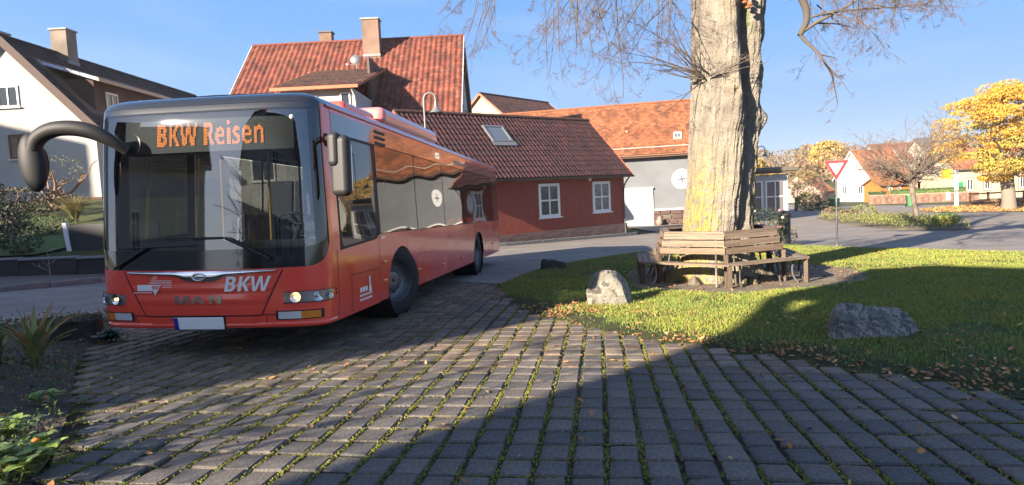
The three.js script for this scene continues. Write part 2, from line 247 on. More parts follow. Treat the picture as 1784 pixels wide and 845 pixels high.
{ // row of small pale setts where the paving meets the street
  const k = new THREE.Group(); k.name = nm('sett_row'); k.userData.kind = 'structure'; scene.add(k); const mm = [[0.34, 0.33, 0.31], [0.27, 0.26, 0.25], [0.4, 0.38, 0.35]].map(c => std(c, 0.9, { map: grain }));
  const L = [[-0.22, -12.68], [-1.1, -13.45], [-2.6, -13.85], [-5.85, -10.55]];
  for (let i = 0; i < 3; i++) { const a = L[i], b = L[i + 1], len = Math.hypot(b[0] - a[0], b[1] - a[1]), n = Math.floor(len / 0.13); for (let j = 0; j < n; j++) { const t = (j + 0.5) / n, x = lerp(a[0], b[0], t), z = lerp(a[1], b[1], t), s = mesh('sett', rbox(0.11, 0.1, 0.11, 0.02, 0, 0, 0, [0, 0, 0], 1), mm[Math.floor(rnd() * 3)], k); s.position.set(x, gh(x, z) - 0.038, z); s.rotation.y = Math.atan2(-(b[1] - a[1]), b[0] - a[0]) + rr(-0.1, 0.1); } }
}

// ---- lawn with the bare patch round the tree
const lawnPoly = smoothPoly([[-0.16, -10.9], [0.18, -9.2], [0.72, -8.05], [1.27, -7.19], [1.88, -6.45], [2.56, -5.8], [3.12, -5.03], [3.6, -4.55], [5, -3.45], [7.2, -2.2], [13, 1.5], [22, 0], [16, -10.4], [12.42, -15.87], [10.14, -18.95], [9, -20.85], [6.5, -21.1], [3.8, -20.15], [0.95, -16.5], [-0.1, -13.4], [-0.25, -12.4]], 5);
const dirtPoly = smoothPoly([[1.95, -11.7], [2.5, -10.55], [3.6, -10.0], [5.0, -10.5], [6.1, -11.1], [6.9, -12.6], [6.6, -14.4], [4.5, -15.2], [2.6, -14.4]], 5);
const lawnH = (x, z) => gh(x, z) + 0.035 * sstep(0, 0.35, edgeDist(lawnPoly, x, z)) * 1.3 - 0.012 + 0.02 * (fbm(x * 1.4, z * 1.4, 131) - 0.5) + (inPoly(dirtPoly, x, z) ? -0.03 * sstep(0, 0.3, edgeDist(dirtPoly, x, z)) : 0);
{
  const tl = tex(512, (u, v) => { const a = fbm(u * 10, v * 10, 141, 4, 10), b = fbm(u * 70, v * 70, 145, 3, 70); return [0.20 + 0.16 * a * b, 0.22 + 0.22 * b * (0.5 + a), 0.10 + 0.08 * b]; }, true, 0.6);
  const wide = lawnPoly.map((q, i) => { const a = lawnPoly[(i + lawnPoly.length - 1) % lawnPoly.length], b = lawnPoly[(i + 1) % lawnPoly.length], dx = b[0] - a[0], dz = b[1] - a[1], l = Math.hypot(dx, dz); let p = [q[0] + dz / l * 0.11, q[1] - dx / l * 0.11]; if (inPoly(lawnPoly, ...p)) p = [q[0] - dz / l * 0.11, q[1] + dx / l * 0.11]; return p; });
  const soilAt = (x, z) => { const e = inPoly(lawnPoly, x, z) ? edgeDist(lawnPoly, x, z) : 0; return sstep(0.75, 0.15, e + 0.9 * (fbm(x * 2.3, z * 2.3, 147, 3) - 0.5)) * sstep(-13, -10, z); };
  setting('lawn', sheet(wide, (x, z) => inPoly(lawnPoly, x, z) ? lawnH(x, z) : gh(x, z) - 0.013, (x, z) => 0.3 + Math.hypot(x, z) * 0.015, (x, z) => { const s = soilAt(x, z), d = 0.8 + 0.4 * fbm(x * 5, z * 5, 149, 3); return [lerp(0.8, 0.95, s) * d, lerp(0.85, 0.62, s) * d, lerp(0.7, 0.55, s) * d]; }), std([0.8, 0.8, 0.75], 1, { vertexColors: true, map: tl, bumpMap: rep(T_bump, 3), bumpScale: 0.02 }));
  const td = tex(512, (u, v) => { const a = fbm(u * 7, v * 7, 151, 5, 7), b = vn(u * 150, v * 150, 155, 150, 150); const g = 0.47 + 0.2 * (a - 0.5) + 0.14 * (b - 0.5); return [g * 1.05, g * 0.95, g * 0.84]; }, true, 0.7);
  setting('bare_earth', sheet(dirtPoly, (x, z) => lawnH(x, z) + 0.012 - 0.03 * sstep(0.12, 0, edgeDist(dirtPoly, x, z)), 0.25), std([0.75, 0.72, 0.68], 1, { map: td, bumpMap: rep(T_bump, 2), bumpScale: 0.015 }));
  // grass blades
  const bg = new THREE.BufferGeometry(); bg.setAttribute('position', new THREE.Float32BufferAttribute([-0.5, 0, 0, 0.5, 0, 0, 0.35, 0.55, 0.08, -0.5, 0, 0, 0.35, 0.55, 0.08, -0.35, 0.55, 0.08, -0.35, 0.55, 0.08, 0.35, 0.55, 0.08, 0, 1, 0.38], 3)); bg.computeVertexNormals();
  const pts = []; let tries = 0;
  while (pts.length < 230000 && tries++ < 900000) {
    const far = rnd(), z = far < 0.72 ? rr(-13, -3.5) : rr(-21, -12), x = rr(-0.3, 14.5); if (x > 0.85 * -z + 1.2) continue;
    if (!inPoly(lawnPoly, x, z)) continue; const e = edgeDist(lawnPoly, x, z), front = z > -11; if (front && e < 0.9 && rnd() > 0.05 + 1.1 * sstep(0.1, 0.8, e + 0.9 * (fbm(x * 2.3, z * 2.3, 147, 3) - 0.5))) continue; if (rnd() > 0.35 + 1.1 * sstep(0.3, 0.55, fbm(x * 1.8, z * 1.8, 175, 3))) continue;
    if (inPoly(dirtPoly, x, z) && rnd() > 0.02 + 0.8 * sstep(0.3, 0, edgeDist(dirtPoly, x, z) + 0.25 * (fbm(x * 4, z * 4, 173, 2) - 0.4))) continue;
    pts.push([x, z]);
  }
  const im = new THREE.InstancedMesh(bg, std([1, 1, 1], 0.75), pts.length), m = new THREE.Matrix4(), c = new THREE.Color();
  pts.forEach(([x, z], i) => { const far = Math.hypot(x, z), h = rr(0.018, 0.055) * (0.7 + 0.6 * fbm(x * 1.5, z * 1.5, 181, 2)), w = rr(0.004, 0.007) * (0.7 + far * 0.06); m.compose(V(x, lawnH(x, z) - 0.004, z), new THREE.Quaternion().setFromEuler(new THREE.Euler(rr(-0.5, 0.5), rr(0, 6.283), rr(-0.5, 0.5))), V(w, h, h)); im.setMatrixAt(i, m); const t = fbm(x * 0.9, z * 0.9, 185, 3), d = rr(0.65, 1.3), y = rnd(); y < 0.2 ? c.setRGB(0.30 * d, 0.24 * d, 0.09 * d) : c.setRGB(lerp(0.13, 0.27, t) * d, lerp(0.21, 0.29, t) * d, 0.035 * d); im.setColorAt(i, c); });
  im.name = nm('lawn_grass'); im.userData = { kind: 'stuff', label: 'short green grass of the lawn around the tree', category: 'grass' }; im.castShadow = im.receiveShadow = true; scene.add(im);
}
{ // fallen leaves
  const lg = new THREE.BufferGeometry(); const L = []; const rim = [[-1, 0, 0.02], [-0.45, 0.62, 0.16], [0.35, 0.55, 0.22], [1, 0, 0.1], [0.35, -0.55, 0.2], [-0.45, -0.62, 0.12]]; for (let i = 0; i < 6; i++) { const a = rim[i], b = rim[(i + 1) % 6]; L.push(0, 0, 0, a[0], a[2], a[1], b[0], b[2], b[1]); } lg.setAttribute('position', new THREE.Float32BufferAttribute(L, 3)); lg.computeVertexNormals();
  const pts = []; let t = 0;
  while (pts.length < 5600 && t++ < 600000) {
    const x = rr(-5.5, 13), z = rr(-20, -3), l = inPoly(lawnPoly, x, z), p = inPoly(pavePoly, x, z); if (!l && !p) continue; const e = edgeDist(lawnPoly, x, z), patch = fbm(x * 1.2, z * 1.2, 191, 3);
    let q = l ? (z > -9.5 ? 1.5 * Math.exp(-e / 0.45) * sstep(0.3, 0.6, patch) : 0.02) + 0.05 * sstep(0.4, 0.7, patch) + (inPoly(dirtPoly, x, z) ? 0.12 * sstep(-11, -13, z) : 0) : 0.45 * Math.exp(-e / 0.12) + 0.009 + 0.03 * sstep(-2.2, -3.4, x + (z + 5) * 0.4);
    if (rnd() < q) pts.push([x, z, l]);
  }
  const im = new THREE.InstancedMesh(lg, std([1, 1, 1], 0.8), pts.length), m = new THREE.Matrix4(), c = new THREE.Color();
  pts.forEach(([x, z, l], i) => { const s = rr(0.012, 0.034); m.compose(V(x, (l ? lawnH(x, z) + rr(0.012, 0.04) : gh(x, z) + 0.006), z), new THREE.Quaternion().setFromEuler(new THREE.Euler(rr(-0.5, 0.5), rr(0, 6.28), rr(-0.5, 0.5))), V(s, s * rr(0.5, 1.8), s * rr(0.6, 1))); im.setMatrixAt(i, m); const q = rnd(), d = rr(0.6, 1.2); q < 0.5 ? c.setRGB(0.38 * d, 0.17 * d, 0.06 * d) : q < 0.8 ? c.setRGB(0.22 * d, 0.10 * d, 0.045 * d) : c.setRGB(0.48 * d, 0.30 * d, 0.13 * d); im.setColorAt(i, c); });
  im.name = nm('fallen_leaves'); im.userData = { kind: 'stuff', label: 'brown and orange fallen leaves along the lawn edge and paving', category: 'leaves' }; im.castShadow = im.receiveShadow = true; scene.add(im);
}
// ------------------------------------------------------------------ the bus: x runs from nose to tail, z to the viewer's right
{
  const bus = thing('bus', 'red city bus with lit orange destination display and black windscreen on the paving', 'bus');
  const f = V(0.1336, 0, -0.991), n = V(-GX, 1, -GZ).normalize(); f.addScaledVector(n, -f.dot(n)).normalize(); const zz = f.clone().cross(n);
  bus.matrix.makeBasis(f, n, zz); bus.quaternion.setFromRotationMatrix(bus.matrix); bus.position.set(-3.159, gh(-3.159, -6.547) + 0.004, -6.547);
  const red = phy([0.88, 0.082, 0.052], 0.42, { roughnessMap: rep(T_coarse, 0.4), clearcoat: 0.7, clearcoatRoughness: 0.08 }), gapDark = std([0.02, 0.02, 0.02], 0.7);
  const blackGloss = phy([0.008, 0.009, 0.011], 0.07, { ior: 1.6, clearcoat: 1, clearcoatRoughness: 0.03 }), black = MAT.blackPlastic;
  const screenGlass = phy([0.50, 0.55, 0.56], 0.02, { transmission: 1, thickness: 0, ior: 2.4 }), sideGlass = phy([0.20, 0.21, 0.21], 0.02, { transmission: 1, thickness: 0, ior: 1.75 });
  const chrome = std([0.75, 0.76, 0.78], 0.16, { metalness: 1 }), capMat = phy([0.012, 0.014, 0.02], 0.25, { clearcoat: 0.8, clearcoatRoughness: 0.1 });
  // outline of the nose in plan (superellipse), by arc length t from the middle
  const A = 0.42, E = 3.6, samp = []; { let pz = 0, px = 0, t = 0; for (let i = 0; i <= 600; i++) { const ph = i / 600 * Math.PI / 2, z = 1.25 * Math.pow(Math.sin(ph), 2 / E), x = A * (1 - Math.pow(Math.max(0, Math.cos(ph)), 2 / E)); t += Math.hypot(z - pz, x - px); samp.push([t, x, z]); pz = z; px = x; } }
  const TM = samp[600][0];
  const plan = t => { const s = Math.abs(t); let lo = 0, hi = 600; while (hi - lo > 1) { const m = (lo + hi) >> 1; samp[m][0] < s ? lo = m : hi = m; } const a = samp[lo], b = samp[hi], k = clamp((s - a[0]) / Math.max(1e-9, b[0] - a[0])); return [lerp(a[1], b[1], k), lerp(a[2], b[2], k) * Math.sign(t || 1)]; };
  const zToT = z => { let lo = 0, hi = TM; for (let i = 0; i < 40; i++) { const m = (lo + hi) / 2; plan(m)[1] < Math.abs(z) ? lo = m : hi = m; } return lo * Math.sign(z || 1); };
  const rake = y => y < 0.5 ? (0.5 - y) * 0.16 : y > 0.9 ? (y - 0.9) * 0.035 + (y > 1.7 ? (y - 1.7) ** 2 * 0.04 : 0) + (y > 2.4 ? (y - 2.4) ** 2 * 0.8 : 0) : 0;
  const zs = y => 1 - 0.05 * Math.max(0, (y - 1.15) / 1.5) - 0.02 * Math.max(0, (0.5 - y) / 0.2) * 0.5;
  const nose = (t, y, off = 0) => { const [x, z] = plan(t), q = clamp((A - x) / A); let X = x + rake(y) * q, Z = z * zs(y); if (off) { const e = 0.01, a = plan(Math.min(TM, t + e)), b = plan(Math.max(-TM, t - e)), tx = a[0] - b[0], tz = a[1] - b[1], l = Math.hypot(tx, tz) || 1; X += -tz / l * off; Z += tx / l * off; } return V(X, y, Z); };
  const flank = (s, off = 0) => (x, y) => V(x, y, s * (1.25 * zs(y) + off));
  function patch(fn, p0, p1, np, lo, hi, ny) {
    const L = typeof lo === 'function' ? lo : () => lo, H = typeof hi === 'function' ? hi : () => hi, pos = [], uv = [], idx = [];
    for (let i = 0; i <= np; i++) { const p = lerp(p0, p1, i / np), a = L(p), b = H(p); for (let j = 0; j <= ny; j++) { const y = lerp(a, b, j / ny), q = fn(p, y); pos.push(q.x, q.y, q.z); uv.push(p, y); } }
    for (let i = 0; i < np; i++) for (let j = 0; j < ny; j++) { const a = i * (ny + 1) + j, b = a + 1, c = a + ny + 1, d = c + 1; idx.push(a, c, b, b, c, d); }
    const g = new THREE.BufferGeometry(); g.setAttribute('position', new THREE.Float32BufferAttribute(pos, 3)); g.setAttribute('uv', new THREE.Float32BufferAttribute(uv, 2)); g.setIndex(idx); g.computeVertexNormals(); return g;
  }
  const on = off => (t, y) => nose(t, y, off);
  // --- nose: windscreen edges
  const TW = TM - 0.13, yT = 2.5;
  const lowG = t => { const a = Math.abs(t), c = TW - 0.26; return 0.90 + 0.02 * (a / TW) ** 2 + (a > c ? 0.24 * (1 - Math.sqrt(Math.max(0, 1 - ((a - c) / 0.26) ** 2))) : 0); };
  const SK = 0.31;
  each('front_panel', [patch(on(0), -TW, TW, 90, SK, lowG, 14), patch(on(0), TW, TM, 10, SK, 2.56, 26), patch(on(0), -TM, -TW, 10, SK, 2.56, 26)], red, bus);
  mesh('windscreen', patch(on(-0.004), -TW + 0.17, TW - 0.17, 70, t => lowG(t) + 0.20, 2.485, 20), screenGlass, bus);
  const frit = [patch(on(0), -TW, TW, 90, lowG, t => lowG(t) + 0.2, 4), patch(on(0), TW - 0.17, TW, 8, t => lowG(t) + 0.2, 2.485, 16), patch(on(0), -TW, -TW + 0.17, 8, t => lowG(t) + 0.2, 2.485, 16), patch(on(0), -TW, TW, 90, 2.485, yT, 2)];
  each('windscreen_surround', frit, blackGloss, bus);
  each('windscreen_seal', [-1, 1].map(s => patch(on(0.004), s > 0 ? TW - 0.012 : -TW, s > 0 ? TW : -TW + 0.012, 2, lowG, yT, 20)), black, bus);
  mesh('front_cap', patch(on(0.003), -TW, TW, 60, yT, 2.57, 3), capMat, bus);
  // --- front panel details
  const onFront = (g, dx = 0.004) => { const p = g.attributes.position; for (let i = 0; i < p.count; i++) { const z = p.getX(i), y = p.getY(i), d = p.getZ(i), q = nose(zToT(z), y); p.setXYZ(i, q.x - dx - d, y, q.z); } g.computeVertexNormals(); return g; };
  const rect = (z0, z1, y0, y1, nx = 12, ny = 4) => { const g = new THREE.PlaneGeometry(z1 - z0, y1 - y0, nx, ny).translate((z0 + z1) / 2, (y0 + y1) / 2, 0); return g; };
  const strip = (pts, w) => { const s = [], up = []; for (let i = 0; i < pts.length; i++) { const a = pts[Math.max(0, i - 1)], b = pts[Math.min(pts.length - 1, i + 1)], dx = b[0] - a[0], dy = b[1] - a[1], l = Math.hypot(dx, dy); s.push([pts[i][0] - dy / l * w / 2, pts[i][1] + dx / l * w / 2]); up.push([pts[i][0] + dy / l * w / 2, pts[i][1] - dx / l * w / 2]); } const P = []; for (let i = 0; i < pts.length - 1; i++) { const q = (a) => P.push(a[0], a[1], 0); q(up[i]); q(up[i + 1]); q(s[i]); q(s[i]); q(up[i + 1]); q(s[i + 1]); } const g = new THREE.BufferGeometry(); g.setAttribute('position', new THREE.Float32BufferAttribute(P, 3)); g.setAttribute('uv', new THREE.Float32BufferAttribute(new Float32Array(P.length / 3 * 2), 2)); return g; };
  const dense = (a, b, n = 20) => Array.from({ length: n + 1 }, (_, i) => [lerp(a[0], b[0], i / n), lerp(a[1], b[1], i / n)]);
  // maintenance flap: a raised trapezoid, a dark strip painted for its shaded gap
  const trap = (y) => lerp(0.62, 0.86, (y - 0.44) / 0.44);
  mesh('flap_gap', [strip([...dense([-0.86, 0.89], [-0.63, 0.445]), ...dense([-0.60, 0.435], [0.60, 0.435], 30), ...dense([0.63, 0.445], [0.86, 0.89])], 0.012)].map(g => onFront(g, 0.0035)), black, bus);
  { const fl = []; for (let i = 0; i <= 1; i++) { const y0 = i ? 0.675 : 0.545, y1 = i ? 0.76 : 0.655; const g = rect(-1, 1, y0, y1, 30, 6), p = g.attributes.position; for (let k = 0; k < p.count; k++) { const y = p.getY(k), v = (y - y0) / (y1 - y0); p.setX(k, p.getX(k) * (trap(y) - 0.02)); p.setZ(k, 0.008 * Math.sin(v * Math.PI)); } fl.push(onFront(g, 0.0022)); } each('maintenance_flap', fl, red, bus); }
  { // chrome wing under the windscreen
    const top = z => 0.888 + 0.012 * (z / 0.82) ** 2, bot = z => { const a = Math.abs(z); return a < 0.12 ? 0.785 : a < 0.3 ? lerp(0.785, 0.838, sstep(0.12, 0.3, a)) : lerp(0.838, 0.872, (a - 0.3) / 0.5); };
    const g = patch((z, y) => { const q = nose(zToT(z), y); const v = clamp((y - bot(z)) / (top(z) - bot(z))); return V(q.x - 0.006 - 0.02 * Math.sin(v * Math.PI), y, q.z); }, -0.80, 0.80, 60, bot, top, 8); const cw = mesh('chrome_trim', g, chrome, bus);
    mesh('emblem', onFront(tf(new THREE.TorusGeometry(0.045, 0.007, 8, 20), [0, 0.835, 0], [0, 0, 0], [1.5, 0.8, 1]), 0.034), chrome, cw);
  }
  each('bumper_gap', [strip(dense([-1.2, 0.435], [-0.63, 0.443], 16), 0.008), strip(dense([0.63, 0.443], [1.2, 0.435], 16), 0.008), strip(dense([-0.72, 0.31], [-0.76, 0.43], 5), 0.007), strip(dense([0.66, 0.31], [0.68, 0.43], 5), 0.007)].map(g => onFront(g, 0.003)), black, bus);  // dark strips painted for the shade in the bumper gaps
  mesh('bumper', onFront(rect(-0.58, 0.58, 0.315, 0.425, 30, 3), 0.006), red, bus);
  mesh('lower_lip', patch((t, y) => nose(t, y, 0.012 * Math.sin(clamp((y - 0.31) / 0.05) * Math.PI)), -TM, TM, 80, 0.31, 0.36, 4), red, bus);
  // headlights
  for (const s of [-1, 1]) {
    const hl = new THREE.Group(); hl.name = 'headlight'; bus.add(hl);
    const t0 = s > 0 ? 0.86 : -TM + 0.10, t1 = s > 0 ? TM - 0.10 : -0.86, yb = t => 0.55 + 0.01 * Math.abs(t), yt = t => 0.66 + 0.018 * (Math.abs(t) - 0.86);
    mesh('housing', patch(on(0.003), t0, t1, 16, yb, yt, 4), std([0.42, 0.43, 0.45], 0.3, { metalness: 0.8 }), hl);
    for (const [q, w] of [[0.22, 1], [0.62, 0], [0.86, 0]]) { const tc = s * lerp(0.86, TM - 0.1, q), p = nose(tc, 0.612, 0.004), a = nose(tc, 0.612, 0.05), dir = a.clone().sub(p).normalize();
      const bowl = new THREE.LatheGeometry([[0.004, 0], [0.02, 0.002], [0.034, 0.009], [0.044, 0.02], [0.048, 0.022]].map(v => new THREE.Vector2(v[0] * (q > 0.8 ? 0.75 : 1.12), v[1])), 20); const m = mesh('reflector', bowl, chrome, hl); m.position.copy(p); m.quaternion.setFromUnitVectors(V(0, 1, 0), dir);
      const b = mesh('bulb', new THREE.SphereGeometry(0.016, 12, 8), w ? std([1, 0.8, 0.5], 0.4, { emissive: new THREE.Color(1, 0.62, 0.22), emissiveIntensity: 0.9 }) : chrome, hl); b.position.copy(p).addScaledVector(dir, 0.014); }
    mesh('lens', patch(on(0.028), t0, t1, 16, yb, yt, 4), phy([0.95, 0.95, 0.95], 0.02, { transmission: 1, thickness: 0, ior: 1.5 }), hl);
    each('frame', [patch((t, y) => nose(t, y, 0.03), t0, t1, 16, t => yb(t) - 0.008, yb, 1), patch((t, y) => nose(t, y, 0.03), t0, t1, 16, yt, t => yt(t) + 0.006, 1)], black, hl);
    const fz0 = 0.80, fz1 = 1.02, fz2 = 1.19, gl = (a, b) => s > 0 ? rect(a, b, 0.395, 0.468, 8, 3) : rect(-b, -a, 0.395, 0.468, 8, 3);
    mesh('fog_lamp', onFront(gl(fz0, fz1), 0.012), phy([0.62, 0.63, 0.65], 0.25, { clearcoat: 1 }), bus);
    mesh('indicator', onFront(gl(fz1, fz2), 0.012), phy([0.75, 0.22, 0.02], 0.25, { clearcoat: 1 }), bus);
    mesh('fog_lamp_recess', onFront(s > 0 ? rect(0.775, 1.21, 0.385, 0.478, 10, 2) : rect(-1.21, -0.775, 0.385, 0.478, 10, 2), 0.007), black, bus);
  }
  // lettering
  const text = (str, size, z, y, sx, shear, mat, depth, dx, name) => { const g = new TextGeometry(str, { font: fontBold, size, depth, curveSegments: 4 }); const p = g.attributes.position; for (let i = 0; i < p.count; i++) p.setX(i, p.getX(i) * sx + shear * p.getY(i)); g.translate(z, y, 0); return mesh(name, onFront(g, dx), mat, bus); };
  const letterWhite = std([0.82, 0.82, 0.80], 0.5);
  text('BKW', 0.150, 0.235, 0.683, 1.05, 0.22, letterWhite, 0.002, 0.013, 'fleet_name');
  for (const [ch, z] of [['M', -0.30], ['A', -0.105], ['N', 0.075]]) text(ch, 0.085, z, 0.562, 1.75, 0, chrome, 0.014, 0.004, 'maker_letter');
  { // transit emblem: block arrow with speed lines and its letters
    const sh = (pts, dx = 0.0135) => onFront(new THREE.ShapeGeometry(new THREE.Shape(pts.map(q => new THREE.Vector2(...q)))), dx), Y = 0.70;
    const L = [sh([[-0.70, Y + 0.0], [-0.70, Y + 0.062], [-0.44, Y + 0.062], [-0.42, Y + 0.062], [-0.50, Y - 0.045], [-0.52, Y + 0.0]])];
    for (const [a, b, y, h] of [[-0.56, -0.31, 0.076, 0.008], [-0.54, -0.31, 0.098, 0.006], [-0.41, -0.31, 0.054, 0.006], [-0.42, -0.31, 0.032, 0.006], [-0.75, -0.53, -0.022, 0.007], [-0.53, -0.47, 0.12, 0.006], [-0.51, -0.47, 0.14, 0.005]]) L.push(sh([[a, Y + y], [b, Y + y], [b, Y + y + h], [a, Y + y + h]]));
    each('emblem_line', L.map(g => g.toNonIndexed()), letterWhite, bus); text('NVV', 0.04, -0.535, Y + 0.012, 1.0, 0, red, 0.001, 0.0155, 'transit_letters');
  }
  { const pl = mesh('number_plate', onFront(tf(rbox(0.54, 0.125, 0.012, 0.005, 0, 0, 0, [0, 0, 0], 1), [-0.04, 0.362, 0.012]), 0.012), std([0.92, 0.92, 0.91], 0.45), bus); mesh('country_band', onFront(rect(-0.308, -0.262, 0.302, 0.422, 2, 2), 0.032), std([0.01, 0.04, 0.35], 0.4), pl); mesh('plate_holder', onFront(rect(-0.325, 0.245, 0.292, 0.432, 6, 2), 0.011), black, bus); }
  for (const y of [0.61, 0.65]) mesh('bolt', tf(new THREE.SphereGeometry(0.012, 8, 6), nose(TM - 0.02, y, 0.003).toArray()), black, bus);
  // --- flanks
  const arches = [[2.75, 0.60, 0.47], [8.65, 0.60, 0.47]];
  const skirt = x => { let y = SK + 0.01; for (const [c, r, cy] of arches) { const d = Math.abs(x - c); if (d < r) y = Math.max(y, cy + Math.sqrt(r * r - d * d) * 0.82); } return y; };
  const X0 = A, X1 = 11.75, WL = 1.165, RT = 2.56;
  for (const s of [-1, 1]) {
    const F = flank(s), glassLow = x => x < 1.78 ? 1.03 + (x - 0.42) * 0.06 : WL;
    const wave = (x, y) => flank(s, 0.0035 + 0.0018 * Math.sin(x * 3.1 + 1.3 * Math.sin(y * 3)) * Math.cos(y * 4.0))(x, y);
    each('side_panel', [patch(F, X0, 1.80, 14, SK, glassLow, 8), patch(F, 1.80, X1, 240, skirt, WL, 10), patch(F, X0, 0.56, 3, glassLow, RT, 12), patch(flank(s, 0.004), 0.56, X1, 60, 2.50, RT, 2)], red, bus);
    // driver's window with its frame
    const cr = (x, a, b, r) => { const d = Math.min(x - a, b - x); return d < r ? r - Math.sqrt(Math.max(0, r * r - (r - d) ** 2)) : 0; };
    mesh('front_side_window', patch(wave, 0.60, 1.74, 30, x => glassLow(x) + 0.03 + cr(x, 0.60, 1.74, 0.1), x => 2.26 - cr(x, 0.6, 1.74, 0.02), 16), sideGlass, bus);
    each('window_frame', [patch(flank(s, 0.001), 0.56, 1.80, 20, glassLow, x => glassLow(x) + 0.14, 3), patch(flank(s, 0.006), 0.56, 1.80, 16, 2.255, 2.285, 2), patch(flank(s, 0.001), 0.56, 0.63, 2, 1.05, 2.5, 4), patch(flank(s, 0.001), 1.70, 1.86, 2, 1.15, 2.5, 4), patch(flank(s, 0.005), 1.14, 1.155, 2, 1.55, 2.1, 4), patch(flank(s, 0.005), 0.86, 1.155, 6, 2.10, 2.112, 1)], black, bus);
    mesh('upper_panel', [patch(wave, 0.56, X1, 120, 2.29, 2.50, 5)], blackGloss, bus);
    const edges = [1.86, 3.60, 5.40, 7.25, 9.05, 10.85, X1];
    for (let i = 0; i < 6; i++) mesh('side_window', patch(wave, edges[i] + 0.02, edges[i + 1] - 0.02, 40, WL + 0.012, 2.28, 18), i > 4 ? blackGloss : sideGlass, bus);
    each('window_gasket', [patch(flank(s, 0.001), 1.80, X1, 40, WL, WL + 0.014, 1), ...edges.slice(1, -1).map(x => patch(flank(s, 0.001), x - 0.03, x + 0.03, 1, WL, 2.3, 4))], black, bus);
    mesh('roof_gutter', patch((x, y) => V(x, y, s * (1.25 * zs(y) + 0.018 * Math.sin(clamp((y - 2.53) / 0.05) * Math.PI))), 0.45, X1, 60, 2.53, 2.58, 4), phy([0.62, 0.07, 0.06], 0.3, { clearcoat: 1 }), bus);
    for (let i = 0; i < 3; i++) mesh('air_slot', patch(flank(s, 0.009), 1.93, 2.32, 2, 2.44 - i * 0.072, 2.475 - i * 0.072, 1), black, bus);
    if (s > 0) {
      each('panel_gap', [patch(flank(s, 0.003), 0.84, 1.76, 3, 0.742, 0.75, 1), patch(flank(s, 0.003), 0.84, 0.85, 1, 0.33, 0.745, 3), patch(flank(s, 0.003), 0.47, 0.478, 1, SK, 1.05, 4), patch(flank(s, 0.003), 1.80, 1.808, 1, 0.33, WL, 3), patch(flank(s, 0.003), 3.45, 4.75, 3, 0.785, 0.79, 1), patch(flank(s, 0.003), 4.75, 4.757, 1, 0.33, 0.79, 2), patch(flank(s, 0.003), 3.45, 3.457, 1, 0.33, 0.79, 2), patch(flank(s, 0.003), 9.6, 9.61, 1, 0.33, WL, 2), patch(flank(s, 0.003), 5.9, 5.905, 1, 0.33, WL, 2), patch(flank(s, 0.003), 7.3, 7.305, 1, 0.33, WL, 2)], gapDark, bus);  // dark strips on the skin, painted for the shade inside panel gaps
      for (const [x, y] of [[1.98, 0.80], [1.98, 0.56], [3.6, 0.55], [5.2, 0.5], [6.8, 0.5], [10.6, 0.6]]) mesh('side_marker', rbox(0.11, 0.045, 0.03, 0.012, x, y, 1.25 + 0.008), phy([0.8, 0.2, 0.02], 0.3, { clearcoat: 1 }), bus);
      mesh('badge', rbox(0.16, 0.03, 0.008, 0.003, 1.95, 1.115, 1.254), chrome, bus);
      { // operator's mark on the flap: a leaning tower with three lines of small type
        const sh = pts => new THREE.ShapeGeometry(new THREE.Shape(pts.map(q => new THREE.Vector2(...q)))), L = [sh([[1.36, 0.50], [1.46, 0.50], [1.44, 0.58], [1.42, 0.60], [1.43, 0.66], [1.40, 0.70], [1.375, 0.66], [1.39, 0.59]])];
        let x = 1.08; for (let i = 0; i < 3; i++) { L.push(sh([[x, 0.52], [x + 0.07, 0.52], [x + 0.07, 0.575], [x, 0.575]])); x += 0.085; }
        for (let r = 0; r < 2; r++) for (let i = 0; i < 7; i++) { const a = 1.06 + i * 0.06; L.push(sh([[a, 0.47 - r * 0.05], [a + 0.045, 0.47 - r * 0.05], [a + 0.045, 0.495 - r * 0.05], [a, 0.495 - r * 0.05]])); }
        each('operator_mark', L.map(g => tf(g, [0, 0, 1.256])), letterWhite, bus);
        const g = new TextGeometry('www.bkw-reisen.de', { font: fontBold, size: 0.085, depth: 0.001, curveSegments: 3 }); mesh('web_address', tf(g, [6.5, 2.355, 1.25 * zs(2.4) + 0.009]), std([0.45, 0.45, 0.44], 0.6), bus);
      }
    } else each('passenger_door', [patch(flank(s, 0.006), 0.62, 1.70, 6, 0.36, 1.05, 4), patch(flank(s, 0.006), 4.6, 5.9, 6, 0.36, 1.15, 4)], blackGloss, bus);
    each('arch_liner', arches.flatMap(([c, r, cy]) => { const g = new THREE.CylinderGeometry(r, r, 0.55, 24, 1, true, -Math.PI / 2, Math.PI); return [tf(g, [0, 0, 0], [Math.PI / 2, 0, 0]), tf(new THREE.CircleGeometry(r, 24, 0, Math.PI), [0, 0, -0.27])].map(q => tf(q, [c, cy, s * 0.965], [0, s > 0 ? 0 : Math.PI, 0], [1, 0.82, 1])); }), black, bus);
  }
  mesh('rear_panel', [patch((z, y) => V(12 - 0.3 * Math.pow(Math.abs(z / 1.25), 6), y, z * zs(y)), -1.25, 1.25, 40, 0.36, RT, 14)], red, bus);
  each('rear_corner', [1, -1].map(s => patch((x, y) => V(x, y, s * 1.25 * zs(y)), X1 - 0.06, 11.71, 2, 0.33, RT, 6)), red, bus);
  // roof: rings from the outline inwards
  const half = []; for (let i = 0; i <= 40; i++) half.push(plan(i / 40 * TM)); for (let i = 1; i <= 30; i++) half.push([lerp(A, 11.6, i / 30), 1.25]); for (let i = 1; i <= 8; i++) { const a = i / 8 * Math.PI / 2; half.push([11.6 + 0.35 * Math.sin(a), 1.25 * (0.85 + 0.15 * Math.cos(a)) * (i === 8 ? 0 : 1)]); }
